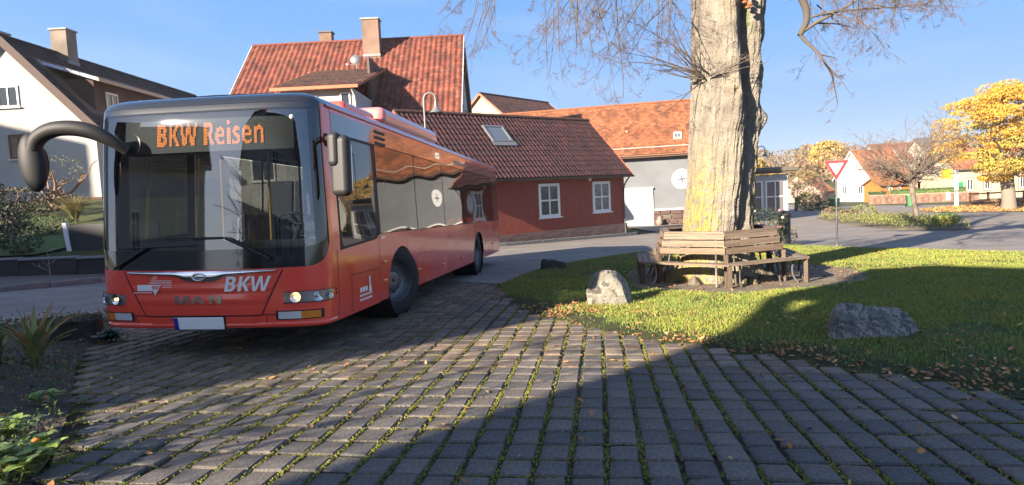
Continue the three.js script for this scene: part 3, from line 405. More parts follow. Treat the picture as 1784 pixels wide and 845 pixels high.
  const prof = [[0, 2.56], [0.02, 2.60], [0.06, 2.635], [0.14, 2.665], [0.32, 2.69], [0.6, 2.705], [1.19, 2.715]];
  const roofGeo = (i0, i1) => { const P = [], I = []; const K = prof.length; for (let s = 0; s < 2; s++) { const base = P.length / 3; for (let i = i0; i <= i1; i++) for (let k = 0; k < K; k++) { const [x, z] = half[i], q = clamp((A - x) / A), y = prof[k][1], ins = prof[k][0]; const Z = Math.max(0, z * 0.953 - ins * (z > 0.3 ? 1 : z / 0.3)); const X = x + (x < 1 ? q * (0.1 + ins * 0.9) : -Math.max(0, x - 11.6) * ins); P.push(X, y, s ? -Z : Z); } for (let i = 0; i < i1 - i0; i++) for (let k = 0; k < K - 1; k++) { const a = base + i * K + k, b = a + 1, c = a + K, d = c + 1; s ? I.push(a, b, c, b, d, c) : I.push(a, c, b, b, c, d); } } const g = new THREE.BufferGeometry(); g.setAttribute('position', new THREE.Float32BufferAttribute(P, 3)); g.setAttribute('uv', new THREE.Float32BufferAttribute(new Float32Array(P.length / 3 * 2), 2)); g.setIndex(I); g.computeVertexNormals(); return g; };
  mesh('roof_front', roofGeo(0, 42), capMat, bus); mesh('roof', roofGeo(42, half.length - 1), phy([0.62, 0.16, 0.14], 0.4, { clearcoat: 0.6 }), bus);
  { const pod = mesh('roof_unit', rbox(3.1, 0.26, 1.9, 0.11, 4.35, 2.79, 0.1, [0, 0, 0], 4), phy([0.66, 0.22, 0.20], 0.35, { clearcoat: 1 }), bus); mesh('roof_hatch', rbox(1.1, 0.14, 1.5, 0.06, 2.15, 2.74, 0.2, [0, 0, 0], 3), red, bus); }
  // underbody and floor
  each('underbody', [box(1.5, 0.5, 2.2, 1.3, 0.60, 0), box(4.6, 0.5, 2.3, 5.7, 0.6, 0), box(2.2, 0.5, 2.3, 10.5, 0.62, 0), box(11.2, 0.1, 1.2, 6, 0.55, 0)], MAT.rubber, bus);
  mesh('floor', box(11.2, 0.05, 2.4, 6.0, 0.90, 0), std([0.06, 0.06, 0.065], 0.8), bus);
  // wheels
  const wheel = (x, s, steer) => {
    const w = new THREE.Group(); w.name = 'wheel'; w.position.set(x, 0.485, s * 1.07); w.rotation.y = steer; bus.add(w);
    const tp = [[0.29, -0.13], [0.36, -0.145], [0.44, -0.14], [0.475, -0.115], [0.485, -0.09], [0.485, 0.09], [0.475, 0.115], [0.44, 0.14], [0.36, 0.145], [0.29, 0.13]].map(q => new THREE.Vector2(...q));
    mesh('tyre', tf(new THREE.LatheGeometry(tp, 48), [0, 0, 0], [Math.PI / 2, 0, 0]), MAT.rubber, w);
    mesh('tread', merge(Array.from({ length: 60 }, (_, i) => { const a = i / 60 * 2 * Math.PI; return box(0.03, 0.006, 0.19, Math.cos(a) * 0.486, Math.sin(a) * 0.486, 0, [0, 0, a - Math.PI / 2]); })), MAT.rubber, w);
    const rp = [[0.02, 0.05], [0.12, 0.06], [0.13, 0.02], [0.2, -0.02], [0.26, 0.02], [0.285, 0.10], [0.295, 0.128], [0.30, 0.12]].map(q => new THREE.Vector2(q[0], q[1] * s)); mesh('rim', tf(new THREE.LatheGeometry(rp, 40), [0, 0, 0], [Math.PI / 2, 0, 0]), std([0.16, 0.16, 0.165], 0.5, { metalness: 0.7 }), w);
    each('wheel_nut', (Array.from({ length: 10 }, (_, i) => cyl(0.016, 0.014, 0.05, 6, Math.cos(i * 0.628) * 0.165, Math.sin(i * 0.628) * 0.165, s * 0.015, [Math.PI / 2, 0, 0]))), MAT.galv, w);
  };
  wheel(2.75, 1, -0.42); wheel(2.75, -1, -0.42); wheel(8.65, 1, 0); wheel(8.65, -1, 0);
  // mirrors
  { const arm = new THREE.Group(); arm.name = 'mirror_arm'; bus.add(arm); const o = { p: [], n: [] };
    const c = new THREE.CatmullRomCurve3([V(0.04, 2.13, -0.76), V(-0.06, 2.22, -0.84), V(-0.16, 2.31, -0.98), V(-0.22, 2.345, -1.16), V(-0.25, 2.325, -1.35), V(-0.26, 2.24, -1.49), V(-0.25, 2.08, -1.56)]), pts = c.getPoints(36), rad = pts.map((_, i) => lerp(0.05, 0.076, sstep(0, 14, i)) * (i > 33 ? 0.8 : 1)); taper(pts, rad, 14, o); mesh('arm', fromOut(o), black, arm);
    mesh('mirror_housing', tf(new THREE.SphereGeometry(1, 28, 20), [-0.24, 2.02, -1.565], [-0.10, 0.25, 0.05], [0.09, 0.29, 0.125]), black, arm); mesh('mirror_glass', tf(new THREE.CircleGeometry(1, 24), [-0.165, 2.0, -1.55], [0, Math.PI / 2 + 0.25, 0], [0.08, 0.19, 1]), chrome, arm); }
  { const mr = new THREE.Group(); mr.name = 'mirror'; bus.add(mr); const x = 0.16;
    mesh('mirror_housing', [rbox(0.13, 0.60, 0.21, 0.062, x, 1.90, 1.46, [0, -0.25, 0], 5), rbox(0.12, 0.34, 0.13, 0.055, x - 0.025, 2.06, 1.405, [0, -0.25, 0], 5)], std([0.02, 0.02, 0.022], 0.55), mr); mesh('mirror_glass', rbox(0.01, 0.46, 0.16, 0.004, x + 0.068, 1.88, 1.475, [0, -0.25, 0]), chrome, mr);
    mesh('bracket', [tube([[0.42, 2.19, 1.19], [0.3, 2.19, 1.28], [x + 0.02, 2.15, 1.40]], 0.032, 14, 8), rbox(0.1, 0.14, 0.05, 0.02, 0.42, 2.19, 1.20)], black, mr); }
  { const sq = nose(zToT(1.02), 2.40, 0.006); mesh('camera_dot', tf(new THREE.SphereGeometry(0.022, 12, 8), sq.toArray()), letterWhite, bus); }
  // wipers
  for (const [a, b, c] of [[[-0.95, 0.93], [-0.55, 1.14], [-0.05, 1.15]], [[0.75, 1.0], [0.3, 1.22], [-0.35, 1.23]]]) { const P = q => { const v = nose(zToT(q[0]), q[1], 0.035); return v; }; mesh('wiper', [tube([P(a), P(b)], 0.014, 8, 6), tube([P([b[0] - 0.35, b[1] - 0.01]), P(b), P(c)], 0.009, 12, 6)], black, bus); }
  // --- inside
  each('pillar_lining', [[TW - 0.03, TM], [-TM, -TW + 0.03]].map(([a, b]) => patch(on(-0.035), a, b, 6, 0.9, 2.5, 6)), std([0.03, 0.03, 0.033], 0.8), bus);
  for (const s of [-1, 1]) each('side_lining', [patch(flank(s, -0.035), 0.40, 0.60, 2, 0.9, 2.5, 4), patch(flank(s, -0.035), 0.60, 1.80, 2, 0.9, 1.06, 2), patch(flank(s, -0.035), 1.80, 11.7, 4, 0.9, 1.17, 2), patch(flank(s, -0.035), 0.60, 11.7, 4, 2.28, 2.5, 2)], std([0.05, 0.05, 0.055], 0.8), bus);
  const dark = std([0.025, 0.025, 0.028], 0.8), grey = std([0.09, 0.09, 0.10], 0.8);
  each('dashboard', [patch((t, y) => nose(t, y, -0.03), -TW + 0.03, TW - 0.03, 40, 0.9, 1.12, 2), rbox(0.5, 0.24, 2.3, 0.08, 0.42, 1.03, 0, [0, 0, 0.12], 3)], dark, bus);
  { const st = new THREE.Group(); st.name = 'steering_wheel'; bus.add(st); st.position.set(0.95, 1.32, 0.62); st.rotation.z = 0.95; mesh('rim', tf(new THREE.TorusGeometry(0.23, 0.016, 8, 32), [0, 0, 0], [0, Math.PI / 2, 0]), black, st); mesh('hub', [rbox(0.04, 0.1, 0.12, 0.015), box(0.02, 0.44, 0.03), cyl(0.03, 0.03, 0.5, 8, -0.25, 0, 0, [0, 0, Math.PI / 2])], black, st); }
  { const se = new THREE.Group(); se.name = 'driver_seat'; bus.add(se); mesh('seat', rbox(0.5, 0.14, 0.5, 0.05, 1.5, 1.28, 0.62), dark, se); mesh('backrest', rbox(0.14, 0.78, 0.48, 0.05, 1.78, 1.68, 0.62, [0, 0, 0.12]), dark, se); mesh('headrest', rbox(0.1, 0.2, 0.28, 0.04, 1.86, 2.14, 0.62), dark, se); }
  mesh('cab_partition', box(0.03, 1.3, 1.0, 2.0, 1.6, 0.7), phy([0.1, 0.1, 0.11], 0.2), bus);
  for (let i = 0; i < 7; i++) for (const z of [-0.95, -0.5, 0.5, 0.95]) { const x = 3.4 + i * 1.05; const se = new THREE.Group(); se.name = 'passenger_seat'; bus.add(se); se.position.set(x, 0.92, z); mesh('cushion', rbox(0.42, 0.1, 0.42, 0.03, 0, 0.42, 0, [0, 0, 0], 1), grey, se); mesh('backrest', rbox(0.08, 0.62, 0.42, 0.03, 0.24, 0.75, 0, [0, 0, -0.12], 1), grey, se); mesh('leg', box(0.06, 0.4, 0.06, 0, 0.2, 0), black, se); }
  const yel = std([0.62, 0.36, 0.03], 0.4); for (const [x, z] of [[2.15, -0.35], [3.0, 0.32], [3.0, -0.32], [5.3, 0.32], [5.2, -0.35], [7.6, 0.32], [2.2, -1.05]]) mesh('grab_pole', tube([[x, 0.95, z], [x, 2.5, z]], 0.017, 2, 8), yel, bus);
  for (const z of [-0.42, 0.42]) mesh('grab_rail', tube([[2.4, 2.22, z], [9, 2.22, z]], 0.016, 4, 8), yel, bus);
  each('wheel_box', [rbox(0.9, 0.55, 0.5, 0.12, 2.75, 1.2, -0.95), rbox(0.06, 0.5, 0.03, 0.01, 2.2, 1.25, -0.75)], grey, bus);
  mesh('headlining', box(11, 0.03, 2.26, 6.2, 2.48, 0), std([0.16, 0.16, 0.165], 0.9), bus);
  // destination display
  { const D = new THREE.Group(); D.name = 'destination_display'; bus.add(D); each('display_case', [patch((t, y) => nose(t, y, -0.12), -0.98, 1.02, 30, 2.10, 2.47, 2), patch((t, y) => { const p = nose(t, 2.10, -0.12); p.x += y; return p; }, -0.98, 1.02, 20, 0, 0.2, 1)], std([0.012, 0.013, 0.016], 0.6), D);
    const shapes = fontBold.generateShapes('BKW Reisen', 1), polys = []; for (const s of shapes) { const e = s.extractPoints(6); polys.push([e.shape, e.holes]); }
    let x1 = 0, cap = 0; polys.forEach(([s]) => s.forEach(q => { x1 = Math.max(x1, q.x); cap = Math.max(cap, q.y); })); const W = 1.23, H = 0.245, nx = 84, ny = 16, G = [];
    const inside = (pl, x, y) => { let c = false; for (let i = 0, j = pl.length - 1; i < pl.length; j = i++) { const a = pl[i], b = pl[j]; if ((a.y > y) !== (b.y > y) && x < (b.x - a.x) * (y - a.y) / (b.y - a.y) + a.x) c = !c; } return c; };
    for (let i = 0; i < nx; i++) for (let j = 0; j < ny; j++) { const fx = (i + 0.5) / nx * x1, fy = (j + 0.5) / ny * cap; if (!polys.some(([s, h]) => inside(s, fx, fy) && !h.some(q => inside(q, fx, fy)))) continue; const z = -0.55 + (i + 0.5) / nx * W, y = 2.165 + (j + 0.5) / ny * H, p = nose(zToT(z), y, -0.108); G.push(tf(new THREE.CircleGeometry(0.0068, 6), [p.x, p.y, p.z], [0, -Math.PI / 2, 0])); }
    mesh('lit_lettering', merge(G), std([0.1, 0.04, 0.01], 0.6, { emissive: new THREE.Color(1.0, 0.24, 0.025), emissiveIntensity: 0.8 }), D); }
}
// ------------------------------------------------------------------ old lime tree, round bench, stones
function grow(out, p, dir, len, r, depth, o) {   // one branch with side shoots; droop pulls tips down
  const n = Math.max(3, Math.round(len / o.seg)), pts = [p.clone()], rad = [r]; let d = dir.clone().normalize(), q = p.clone();
  for (let i = 1; i <= n; i++) { d.add(V(rr(-1, 1), rr(-1, 1), rr(-1, 1)).multiplyScalar(o.wig)); d.y -= o.droop * (depth + 0.3) * (i / n); d.normalize(); q = q.clone().addScaledVector(d, len / n); pts.push(q); rad.push(Math.max(o.rmin, r * (1 - 0.8 * i / n))); if (depth < o.max && i > (depth === 0 ? n * 0.15 : 0) && rnd() < o.split) { const side = V(rr(-1, 1), rr(-0.7, 0.7), rr(-1, 1)).normalize(); const nd = d.clone().multiplyScalar(0.75).add(side.multiplyScalar(0.8)); grow(out, q, nd, len * rr(0.3, 0.62) * (1 - 0.4 * i / n), Math.max(o.rmin, rad[i] * 0.62), depth + 1, o); } }
  taper(pts, rad, depth === 0 && r > 0.03 ? 7 : r > 0.012 ? 5 : 3, out);
  if (o.tips && depth >= o.max - 1) for (let k = 0; k < o.tipN; k++) { const s = pts[Math.floor(rr(0.3, 1) * (pts.length - 1))]; o.tips.push(s.clone().add(V(rr(-1, 1), rr(-1, 0.4), rr(-1, 1)).multiplyScalar(o.tipR))); }
}
const limeC = V(3.84, 0, -12.37);
{
  const tree = thing('lime_tree', 'huge old bare lime tree with furrowed pale trunk and yellow algae', 'tree', [0, 0, 0]);
  const NT = 420, NY = 520, y0 = -0.75, y1 = 6.6, P = [], C = [], I = [], uv = [];
  const ridged = (a, y) => { const w = 0.35 * (fbm(a * 1.2 + 20, y * 0.55, 201, 3) - 0.5); let s = 0, am = 1; for (const f of [2.6, 6.0, 12, 23]) { const v = Math.abs(2 * vn((a + w) * f + 50, y * (0.45 + f * 0.11), 210 + f) - 1); s += am * (1 - v); am *= 0.72; } return s / 2.6; };
  for (let j = 0; j <= NY; j++) { const y = lerp(y0, y1, j / NY), yy = y + 0.4;
    const R0 = 0.60 + 0.30 * Math.exp(-yy / 0.28) - 0.02 * sstep(0.4, 1.6, y) + 0.05 * sstep(2.6, 4.4, y) + 0.12 * sstep(4.6, 6.6, y), cx = limeC.x + 0.35 * sstep(-0.4, 5, y), cz = limeC.z + 0.05 * Math.sin(y);
    for (let i = 0; i <= NT; i++) { const u = i / NT, th = u * 2 * Math.PI, a = Math.sin(th) * 1.6, b = Math.cos(th) * 1.6;   // th = 0 looks along +x, pi/2 along +z (to the viewer)
      const ang = (th * 180 / Math.PI + 360) % 360, rough = (0.22 + 0.78 * sstep(140, 80, ang > 270 ? 0 : ang)) ;
      const rg = 0.5 * ridged(a + 7, y) + 0.5 * ridged(b + 31, y);
      let r = R0 * (1 + 0.10 * (n3(a * 0.9, y * 0.5, b * 0.9, 3) - 0.5)) + (rg - 0.55) * lerp(0.075, 0.24, rough) + 0.05 * rough * (Math.abs(fbm(a * 3.1 + 4, y * 2.4, 271, 4) - 0.5) * 2 - 0.3);
      const gc = lerp(56, 66, sstep(1.2, 3.2, y)) + 7 * Math.sin(y * 1.6 + 0.6) + 6 * (vn(y * 1.1, 3, 221) - 0.5), gd = Math.min(Math.abs(ang - gc), 360 - Math.abs(ang - gc));   // deep split between two stems on the right
      r -= lerp(0.17, 0.27, sstep(1.6, 3.4, y)) * Math.exp(-((gd / lerp(9, 15, sstep(1.5, 3.6, y))) ** 2)) * sstep(-0.2, 0.6, y); r += 0.07 * Math.exp(-(((ang - gc - 26) / 12) ** 2)) * sstep(0, 1, y);
      r += 0.17 * Math.exp(-(((ang - 12) / 16) ** 2 + ((y - 2.55) / 0.22) ** 2)) + 0.12 * Math.exp(-(((ang - 88) / 15) ** 2 + ((y - 2.7) / 0.36) ** 2)) + 0.11 * Math.exp(-(((ang - 92) / 9) ** 2 + ((y - 3.0) / 0.14) ** 2)) - 0.12 * Math.exp(-(((ang - 91) / 4) ** 2 + ((y - 3.0) / 0.07) ** 2)) - 0.06 * Math.exp(-(((ang - 104) / 4) ** 2 + ((y - 3.3) / 0.12) ** 2));
      const hole = Math.exp(-(((ang - 25) / 9) ** 2 + ((y - 3.75) / 0.18) ** 2)); r -= 0.10 * hole;
      for (const [ra, w] of [[115, 22], [190, 25], [20, 18], [70, 14], [280, 26]]) { const d = Math.min(Math.abs(ang - ra), 360 - Math.abs(ang - ra)); r += 0.16 * Math.exp(-((d / w) ** 2)) * Math.exp(-yy / 0.22); }
      r += 0.018 * (fbm(a * 9 + 3, y * 7, 231, 3) - 0.5) + 0.012 * (fbm(b * 14, y * 16, 235, 2) - 0.5);
      P.push(cx + r * Math.cos(th), y, cz + r * Math.sin(th)); uv.push(u * 4, y);
      // matter: bark tone, grey-green film in furrows, yellow algae in grainy patches on the weather side
      const f = sstep(0.3, 0.7, fbm(a * 2.2 + 11, y * 1.1, 243, 4)), g = 0.8 + 0.5 * (fbm(a * 9, y * 7, 241, 4) - 0.5); let c = [lerp(0.22, 0.285, f) * g, lerp(0.19, 0.25, f) * g, lerp(0.155, 0.205, f) * g];
      const gr = fbm(a * 3 + 1, y * 1.3, 251, 5), gx = fbm(a * 22, y * 14, 255, 3), gy = fbm(a * 60 + 9, y * 45, 257, 2); let al = clamp(1.15 * Math.exp(-(((ang - 146) / 42) ** 2)) * sstep(2.6, 0.3, y + 1.6 * (gr - 0.5)) + 0.6 * Math.exp(-(((ang - 22) / 15) ** 2)) * sstep(2.6, 1.5, y) + 0.5 * (gr - 0.45)) * sstep(0.32, 0.62, gx) * (0.45 + 0.9 * gy); if (ang > 225 && ang < 350) al *= 0.2; al = clamp(al * 0.95, 0, 0.85);
      c = [lerp(c[0], 0.37, al), lerp(c[1], 0.285, al), lerp(c[2], 0.04, al)];
      const ms = sstep(0.6, 0.75, fbm(a * 7, y * 5, 261, 4)) * Math.exp(-(((ang - 65) / 12) ** 2 + ((y - 4.1) / 0.45) ** 2)); c = [lerp(c[0], 0.09, ms), lerp(c[1], 0.11, ms), lerp(c[2], 0.02, ms)];
      C.push(...c); } }
  for (let j = 0; j < NY; j++) for (let i = 0; i < NT; i++) { const a = j * (NT + 1) + i, b = a + 1, c = a + NT + 1, d = c + 1; I.push(a, c, b, b, c, d); }
  const g = new THREE.BufferGeometry(); g.setAttribute('position', new THREE.Float32BufferAttribute(P, 3)); g.setAttribute('color', new THREE.Float32BufferAttribute(C, 3)); g.setAttribute('uv', new THREE.Float32BufferAttribute(uv, 2)); g.setIndex(I); g.computeVertexNormals();
  mesh('trunk', g, std([1, 1, 1], 0.95, { vertexColors: true, bumpMap: rep(T_bump, 2.2, 1.4), bumpScale: 0.03 }), tree);
  each('bracket_fungus', (Array.from({ length: 7 }, (_, i) => tf(new THREE.SphereGeometry(1, 10, 7), [4.30 + 0.05 * Math.sin(i * 2), 4.42 + 0.08 * i * 0.6, -11.71 + 0.02 * Math.cos(i)], [0.2, i, 0], [0.05, 0.03, 0.05]))), std([0.28, 0.09, 0.03], 0.9), tree);
  const bark = std([0.13, 0.108, 0.09], 0.95, { map: grain, bumpMap: rep(T_bump, 4), bumpScale: 0.01 }), top = V(4.2, 6.2, -12.4);
  // big limbs, mostly above the frame
  const limbs = [[V(-0.75, 0.8, 0.25), 7.5, 0.34], [V(0.75, 0.9, 0.1), 7.0, 0.36], [V(0.1, 1.2, -0.5), 8, 0.36], [V(-0.1, 1, 0.6), 7, 0.3], [V(0.55, 0.8, 0.55), 6.5, 0.26], [V(-0.5, 0.7, -0.6), 7, 0.28]], tipsL = [];
  for (const [d, l, r] of limbs) { const o = { p: [], n: [] }; grow(o, top.clone().add(V(d.x * 0.3, -0.3, d.z * 0.3)), d, l, r, 0, { seg: 0.6, wig: 0.13, droop: 0.01, split: 0.75, max: 3, rmin: 0.008 }); mesh('limb', fromOut(o), bark, tree); }
  // visible hanging boughs: [start, direction, length, radius]
  const tw = { p: [], n: [] }, buds = [];
  const bough = (a, d, l, r, o = {}) => grow(tw, V(...a), V(...d), l, r, 0, { seg: 0.16, wig: 0.10, droop: 0.035, split: 0.68, max: 3, rmin: 0.0026, tips: buds, tipN: 5, tipR: 0.05, ...o });
  // thick crooked bough on the right
  { const o = { p: [], n: [] }, c = new THREE.CatmullRomCurve3([V(4.7, 5.6, -12.2), V(5.28, 5.35, -12.1), V(5.33, 4.85, -12.1), V(5.50, 4.45, -12.1), V(5.50, 4.22, -12.1), V(5.38, 3.98, -12.1)]).getPoints(24); taper(c, c.map((_, i) => lerp(0.085, 0.05, i / 24)), 9, o); mesh('limb', fromOut(o), bark, tree); }
  bough([5.38, 3.99, -12.1], [0.35, -0.55, 0.05], 1.5, 0.034, { droop: 0.0, wig: 0.13 }); bough([5.39, 4.02, -12.1], [0.9, 0.55, 0.1], 1.9, 0.036, { droop: 0.05, wig: 0.1 }); bough([5.6, 4.3, -12.1], [1, 0.25, 0.4], 2.0, 0.025, { droop: 0.05 });
  for (let i = 0; i < 44; i++) { const x = rr(5.3, 7.6), z = rr(-14, -10.8); bough([x, rr(4.7, 5.6), z], [rr(-0.1, 0.7), rr(-0.9, -0.2), rr(-0.3, 0.3)], rr(0.8, 1.7) * (x > 6.6 ? 0.75 : 1), rr(0.008, 0.016)); }
  for (let i = 0; i < 12; i++) bough([rr(7.2, 9.2), rr(4.75, 5.1), rr(-13.5, -11.5)], [0.7, rr(-0.4, 0), rr(-0.3, 0.3)], rr(0.5, 1.0), 0.009);
  // left of the trunk: epicormic fan at the bole and long pendulous boughs
  for (let i = 0; i < 15; i++) bough([3.55, rr(3.2, 3.45), -11.95 + rr(-0.15, 0.15)], [rr(-1, -0.3), rr(-0.5, 0.95), rr(-0.2, 0.6)], rr(0.6, 1.7), rr(0.008, 0.02), { droop: 0.02, split: 0.4 });
  for (let i = 0; i < 4; i++) bough([3.62, 3.3, -11.85], [rr(0.6, 1.0), rr(-0.1, 0.4), 0.45], rr(0.6, 1.0), 0.012, { droop: 0.0, split: 0.35, wig: 0.06 });
  for (let i = 0; i < 58; i++) { const x = rr(0.75, 3.3), z = rr(-13.6, -10.9); bough([x, rr(4.7, 5.8), z], [rr(-0.6, 0.2), rr(-1, -0.35), rr(-0.2, 0.2)], rr(0.9, 2.0) * (0.75 + 0.3 * (x - 0.75) / 2.5), rr(0.007, 0.015), { split: 0.56 }); }
  for (let i = 0; i < 9; i++) bough([rr(-0.55, -0.05), rr(4.85, 5.3), rr(-13, -12)], [rr(-0.35, 0.0), -1, rr(-0.15, 0.15)], rr(0.7, 1.35), 0.010, { split: 0.6 });
  for (let i = 0; i < 5; i++) bough([rr(-0.9, -0.4), rr(4.9, 5.2), rr(-13, -12)], [-0.7, -0.6, 0], rr(0.3, 0.7), 0.007);
  info(mesh('twigs', fromOut(tw), std([0.115, 0.092, 0.078], 0.95), tree), null, null, null, 'stuff');
  const bud = new THREE.OctahedronGeometry(1, 0), im = new THREE.InstancedMesh(bud, std([1, 1, 1], 0.9), buds.length), m = new THREE.Matrix4(), c = new THREE.Color(); buds.forEach((b, i) => { const s = rr(0.004, 0.009); m.compose(b, new THREE.Quaternion().setFromEuler(new THREE.Euler(rr(0, 6), rr(0, 6), 0)), V(s, s * 1.5, s * 0.7)); im.setMatrixAt(i, m); const d = rr(0.6, 1.2); rnd() < 0.5 ? c.setRGB(0.22 * d, 0.13 * d, 0.07 * d) : c.setRGB(0.14 * d, 0.09 * d, 0.07 * d); im.setColorAt(i, c); }); im.name = 'buds'; im.userData.kind = 'stuff'; im.castShadow = true; tree.add(im);
  console.log('twig tris', tw.p.length / 9, 'buds', buds.length);
}
const woodTex = tex(512, (u, v) => { const a = fbm(u * 3, v * 60, 301, 4), b = fbm(u * 8, v * 140, 305, 2); const g = 0.55 + 0.35 * (a - 0.5) + 0.25 * (b - 0.5); return [g * 1.05, g, g * 0.92]; }, true, 1);
const woodMat = (c, r = 0.7) => std(c, r, { map: woodTex, bumpMap: woodTex, bumpScale: 0.002 });
{ // hexagonal bench round the trunk
  const bench = thing('tree_bench', 'weathered hexagonal wooden bench running round the lime trunk', 'bench', [limeC.x, gh(limeC.x, limeC.z), limeC.z]);
  const wm = [[0.60, 0.49, 0.41], [0.50, 0.39, 0.31], [0.66, 0.55, 0.47]].map(c => woodMat(c)), iron = std([0.10, 0.085, 0.075], 0.7, { metalness: 0.3 }), paleLeg = std([0.22, 0.19, 0.16], 0.7);
  const ground = (x, z) => lawnH(limeC.x + x, limeC.z + z) - bench.position.y + 0.01, A0 = Math.atan2(0.985, -0.17), ring = (R, k) => [R * Math.cos(A0 + k * Math.PI / 3), R * Math.sin(A0 + k * Math.PI / 3)];
  const plank = (R0, R1, y, h, k, lean, name) => { const a = ring(R0, k), b = ring(R0, k + 1), a2 = ring(R1, k), b2 = ring(R1, k + 1), pts = []; const e = 0.012, L = Math.hypot(b[0] - a[0], b[1] - a[1]);
    const q = (p, r, t) => [lerp(p[0], r[0], t), lerp(p[1], r[1], t)], e0 = e / L, p4 = [q(a, b, e0), q(a, b, 1 - e0), q(b2, a2, e0), q(b2, a2, 1 - e0)]; for (const [i, [x, z]] of p4.entries()) { const up = lean && i > 1 ? 0 : 0; pts.push(V(x, y, z), V(x, y + h, z)); }
    const pos = [], c = i => pts[i], qd = (A, B, C, D) => pos.push(...[A, B, C, A, C, D].flatMap(v => v.toArray())); const [A1, A2, B1, B2, C1, C2, D1, D2] = pts; qd(A1, B1, B2, A2); qd(B1, C1, C2, B2); qd(C1, D1, D2, C2); qd(D1, A1, A2, D2); qd(A2, B2, C2, D2); qd(A1, D1, C1, B1);
    const g = new THREE.BufferGeometry(); g.setAttribute('position', new THREE.Float32BufferAttribute(pos, 3)); g.computeVertexNormals(); const uv = []; const dx = (b[0] - a[0]) / L, dz = (b[1] - a[1]) / L; for (let i = 0; i < pos.length; i += 3) uv.push(((pos[i] - a[0]) * dx + (pos[i + 2] - a[1]) * dz) * 0.5 + k * 0.37 + y, pos[i + 1] * 2 + Math.hypot(pos[i], pos[i + 2]) * 2); g.setAttribute('uv', new THREE.Float32BufferAttribute(uv, 2)); mesh(name, g, wm[Math.floor(rnd() * 3)], bench); };
  for (let k = 0; k < 6; k++) {
    for (let s = 0; s < 4; s++) { const R = 1.68 - s * 0.118; plank(R, R - 0.105, 0.43 - s * 0.008, 0.035, k, 0, 'seat_slat'); }
    for (let s = 0; s < 3; s++) { const y = 0.585 + s * 0.125, R = 1.235 - s * 0.045; plank(R, R - 0.032, y + 0.0, 0.108, k, 1, 'back_slat'); }
    plank(1.135, 0.99, 0.945, 0.025, k, 0, 'top_rail');
    for (const t of [0.14, 0.86]) { const P = R => { const a = ring(R, k), b = ring(R, k + 1); return [lerp(a[0], b[0], t), lerp(a[1], b[1], t)]; }; const o = P(1.60), i = P(1.2), tp = P(1.1), md = P(1.42);
      mesh('leg', tube([[o[0], 0.425, o[1]], [P(1.55)[0], 0.3, P(1.55)[1]], [P(1.57)[0], 0.14, P(1.57)[1]], [P(1.66)[0], ground(...P(1.66)), P(1.66)[1]]], 0.019, 12, 6), k === 1 || k === 0 ? paleLeg : iron, bench);
      mesh('back_support', tube([[P(1.32)[0], ground(...P(1.32)), P(1.32)[1]], [P(1.27)[0], 0.3, P(1.27)[1]], [i[0], 0.55, i[1]], [tp[0], 0.95, tp[1]]], 0.018, 12, 6), iron, bench);
      mesh('seat_bearer', tube([[o[0], 0.415, o[1]], [P(1.25)[0], 0.40, P(1.25)[1]]], 0.016, 3, 6), iron, bench); }
    const v = ring(1.62, k), w = ring(1.25, k); for (const [q, h] of [[v, 0.425], [w, 0.58]]) { const g0 = ground(...q); mesh('corner_post', rbox(0.075, h - g0, 0.075, 0.008, q[0], (h + g0) / 2, q[1], [0, -(A0 + k * Math.PI / 3), 0], 1), woodMat([0.30, 0.23, 0.18]), bench); }
  }
}
